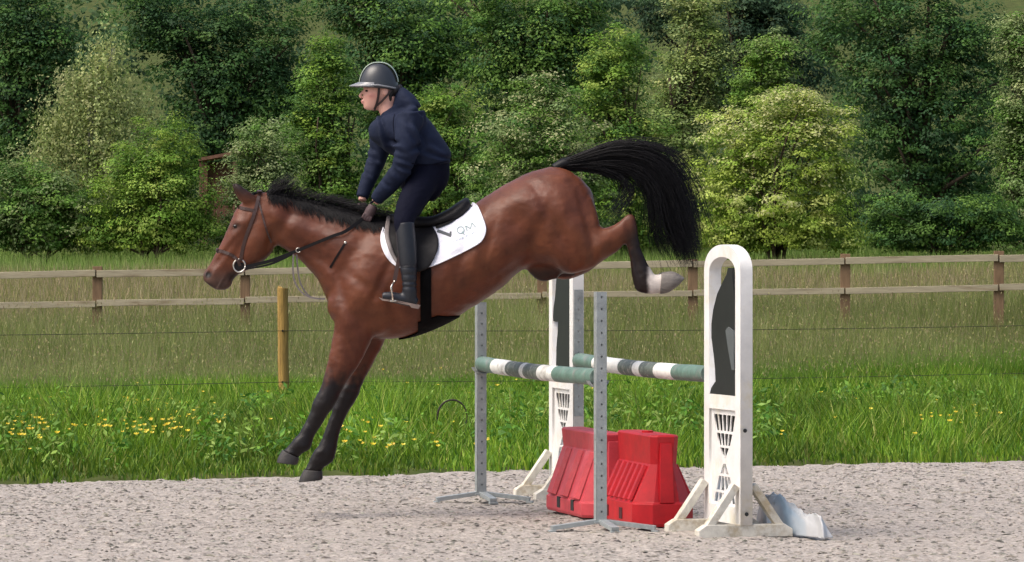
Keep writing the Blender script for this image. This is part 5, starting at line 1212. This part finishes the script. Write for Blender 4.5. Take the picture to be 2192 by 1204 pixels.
fold = fold * 1.9 + (np.abs(fbm(jx / 34 + jy / 60, jy / 26 - jx / 70, 5, 3) - .5) - .2) * .012
V += N * fold[:, None]; set_co(jacket, V)
j_o = rpart('jacket', jacket, M['navy'])
jb = BVHTree.FromPolygons([tuple(v) for v in V], [tuple(q.vertices) for q in jacket.polygons])
def on_jacket(x_, y_, off=.003):
    h_ = jb.ray_cast(Vector((hx(x_), HY - 1.2, hz(y_))), Vector((0, 1, 0))); return h_[0] + Vector((0, -off, 0)) if h_[0] is not None else H3(x_, y_, -.15)
rpart('seam', MB().tube([on_jacket(*q) for q in path([(846, 246), (843, 265), (845, 285), (846, 305)], 14)], .0022, 5).mesh('seam', 0, True), M['breech'], j_o)
rpart('hem', MB().tube([on_jacket(*q) for q in path([(884, 352), (910, 354), (938, 351), (960, 345)], 14)], .004, 6).mesh('hem', 0, True), M['breech'], j_o)
rpart('cuff', MB().tube([Vector((hx(806), HY - .09, hz(428))) + Vector((math.cos(a) * .034, math.sin(a) * .040, math.cos(a) * .022)) for a in np.linspace(0, 6.283, 20)], .006, 6).mesh('cuff', 0, True), M['breech'], j_o)
br = union('breeches', [loft([(858, 340, 960, 332, .15), (852, 362, 963, 356, .168), (850, 385, 962, 382, .172), (862, 408, 950, 408, .150), (880, 428, 930, 432, .10)], 5, 36), leg(-1), leg(1)], 0.009, 16, 4)
V = get_co(br); N = get_no(br); jx = V[:, 0] / S + CX; jy = (EYE - V[:, 2]) / S + CY
V += N * ((np.abs(fbm(jx / 20, jy / 12 + jx / 30, 9, 3) - .5) - .2) * .010)[:, None]; set_co(br, V)
rpart('breeches', br, M['breech'])
for s in (-1, 1):
    ft = limb([(896, 648, s * .378), (880, 642, s * .378), (858, 638, s * .381), (838, 634, s * .385), (822, 632, s * .388)], [.028, .036, .035, .032, .022], 5, 18)
    bt = union('boot', [leg(s, 0.004, True), ft], 0.0072, 14, 3)
    V = get_co(bt); N = get_no(bt); bx_ = V[:, 0] / S + CX; by_ = (EYE - V[:, 2]) / S + CY
    cr_ = np.exp(-((by_ - 571) / 3) ** 2) * .004 + np.exp(-((by_ - 603) / 2.5) ** 2) * .005 + np.exp(-((by_ - 613) / 2.5) ** 2) * .005 + np.exp(-((by_ - 588) / 2.5) ** 2) * .003
    V -= N * cr_[:, None] * (by_ < 625)[:, None]; set_co(bt, V)
    b_o = rpart('boot', bt, M['boot'])
    solm = MB(); vs = []
    prof = [(903, 652), (899, 660), (884, 657), (880, 652), (845, 645), (822, 642), (815, 635), (822, 638), (850, 641), (885, 648)]
    for sy in (-.034, .034):
        for x_, y_ in prof: vs.append(H3(x_, y_, s * .382 + sy * (0.75 if x_ < 824 or x_ > 898 else 1)))
    m = len(prof); solm.add(vs, [tuple(range(m)), tuple(range(2*m - 1, m - 1, -1))] + [(k, (k+1) % m, m + (k+1) % m, m + k) for k in range(m)])
    rpart('sole', solm.mesh('sole', .002), M['sole'], b_o)
    rpart('ankle_strap', MB().tube([H3(878 + math.cos(a) * 15.5, 572 + math.sin(a) * 2, s * .370 + math.sin(a) * .050) for a in np.linspace(0, 6.283, 25)], .0045, 6).mesh('ankle_strap', 0, True), M['boot'], b_o)
# gloved hands closed on the reins
def hand(wx, wy, kx, ky, y, s):
    parts = [limb([(wx, wy, y), ((wx + kx) / 2, (wy + ky) / 2, y), (kx, ky, y - s * .002)], [.027, .034, .030], 4, 16)]
    dxn, dyn = (kx - wx), (ky - wy); L = math.hypot(dxn, dyn); dxn, dyn = dxn / L, dyn / L; qx, qy = -dyn, dxn      # q points forward-down across the palm
    for k in range(4):                                  # fingers curl inwards round the rein
        o = (k - 1.5) * 5.4; bx_, by_ = kx - qx * o * 1.0, ky - qy * o * 1.0; ln = (1.0, 1.12, 1.05, 0.85)[k]
        parts.append(limb([(bx_ - dxn * 3, by_ - dyn * 3, y - s * .022), (bx_ + dxn * 7 * ln, by_ + dyn * 7 * ln, y - s * .020), (bx_ + dxn * 11 * ln, by_ + dyn * 11 * ln, y + s * .006), (bx_ + dxn * 4, by_ + dyn * 4, y + s * .030)], [.0095, .0092, .0088, .0078], 4, 10))
    parts.append(limb([(wx + dxn * 6 - 5, wy + dyn * 6 - 1, y + s * .012), (wx + dxn * 12 - 9, wy + dyn * 12 - 2, y + s * .022), (kx - 6, ky - 6, y + s * .026)], [.011, .010, .0085], 4, 10))
    return union('glove', parts, 0.0034, 2, 1)
rpart('glove', hand(801, 440, 788, 464, -.085, 1), M['glove'])
rpart('glove', hand(773, 434, 776, 455, .085, -1), M['glove'])
# helmet
def dome(grow=0.0, y0=-9, y1=9):
    cx_, cz_ = hx(811), hz(186); vs = []; n1_, n2_ = 40, 14
    for j in range(n2_ + 1):
        ph = (math.pi / 2) * j / n2_
        for k in range(n1_):
            a = 2 * math.pi * k / n1_; rx = .1255 + grow; ry = .104 + grow; rz = .152 + grow
            c_ = math.cos(ph) ** 0.82
            x_ = math.cos(a) * rx * c_; y_ = math.sin(a) * ry * c_; z_ = math.sin(ph) ** 1.05 * rz
            drop = (-.018 * math.cos(a) ** 2 if math.cos(a) > 0 else .018 * math.cos(a) ** 2) * (1 - j / n2_)
            vs.append((cx_ + x_, HY + y_, cz_ + z_ + drop * 1.0 - .012 * (1 - j / n2_)))
    fs = [(j*n1_ + k, j*n1_ + (k+1) % n1_, (j+1)*n1_ + (k+1) % n1_, (j+1)*n1_ + k) for j in range(n2_) for k in range(n1_)]
    fs.append(tuple(range(n1_))[::-1]); mb = MB(); mb.add(vs, fs); return mb
helm = thing('riding_helmet', 'matt black riding helmet with short peak and painted pale sky reflection on the rider', 'helmet', tuple(H3(811, 186)))
HI = Matrix.Translation(-Vector(H3(811, 186)))
def helpart(name, me, mat, parent=None): me.transform(HI); return link(name, me, mat, parent or helm)
sh_o = helpart('shell', dome().mesh('shell', 0, True), M['helmet'])
# pale strip along the crown, a sky reflection made as a coloured part
vs, fs = [], []
for j, a in enumerate(np.linspace(R(6), R(168), 40)):
    c_ = abs(math.cos(a)) ** .82 * (1 if math.cos(a) > 0 else -1); x_ = -c_ * .1255; z_ = max(math.sin(a), 0) ** 1.05 * .152
    for yv in (-.036, -.018, 0, .018, .036): vs.append((hx(811) + x_ * math.sqrt(max(0, 1 - (yv / .118) ** 2)) * 1.02, HY + yv, hz(186) + (z_ * math.sqrt(1 - (yv / .12) ** 2)) * 1.02 + .001))
for j in range(39):
    for k in range(4): i = j*5 + k; fs.append((i, i+1, i+6, i+5))
mb = MB(); mb.add(vs, fs); helpart('crown_reflection', mb.mesh('crown_reflection', 0, True), M['sky_glint'], sh_o)
vs, fs = [], []                                        # peak: thin curved visor
for j in range(3):
    for k in range(21):
        a = R(-78) + R(156) * k / 20; rr = (0, .5, 1)[j]; ext = .062 * math.cos(a) ** 1.3
        x_ = hx(811) - math.cos(a) * (.1235 + ext * rr); y_ = HY + math.sin(a) * (.103 + .006 * rr); z_ = hz(180) - .014 * rr + .008 * (1 - rr) - .006 * math.sin(a) ** 2
        vs += [(x_, y_, z_ + .0035), (x_, y_, z_ - .0035)]
for j in range(2):
    for k in range(20):
        a = (j*21 + k)*2; b = a + 2; c_ = a + 42; d_ = c_ + 2; fs += [(a, b, d_, c_), (a+1, c_+1, d_+1, b+1)]
for k in range(20): a = (42 + k)*2; fs.append((a, a+2, a+3, a+1))
mb = MB(); mb.add(vs, fs); helpart('peak', mb.mesh('peak', 0, True), M['peak'])
rim = [Vector((hx(811) - math.cos(a) * .127, HY + math.sin(a) * .1055, hz(184) + (-.022 if math.cos(a) < 0 else -.003) * abs(math.cos(a)))) for a in np.linspace(0, 6.283, 41)]
helpart('rim', MB().tube(rim, .006, 8).mesh('rim', 0, True), M['peak'])
for s in (-1, 1):
    helpart('chin_strap', strap_mesh('chin_strap', path([H3(812, 190, s * .078), H3(811, 205, s * .074), H3(808, 220, s * .060), H3(803, 233, s * .032), H3(800, 237, 0)], 14), .015, .003, (0, s, 0)), M['strap'])
    helpart('back_strap', strap_mesh('back_strap', path([H3(838, 194, s * .074), H3(831, 204, s * .076), H3(820, 216, s * .066), H3(808, 227, s * .048)], 12), .013, .003, (0, s, 0)), M['strap'])
hr = union('hair', [ellipsoid(H3(846, 194, 0), (.030, .070, .040)), ellipsoid(H3(856, 192, 0), (.020, .040, .034)), ellipsoid(H3(836, 205, -.045), (.014, .022, .045)), ellipsoid(H3(836, 205, .045), (.014, .022, .045))], .006, 6, 3)
rpart('hair', hr, M['hairnet'])
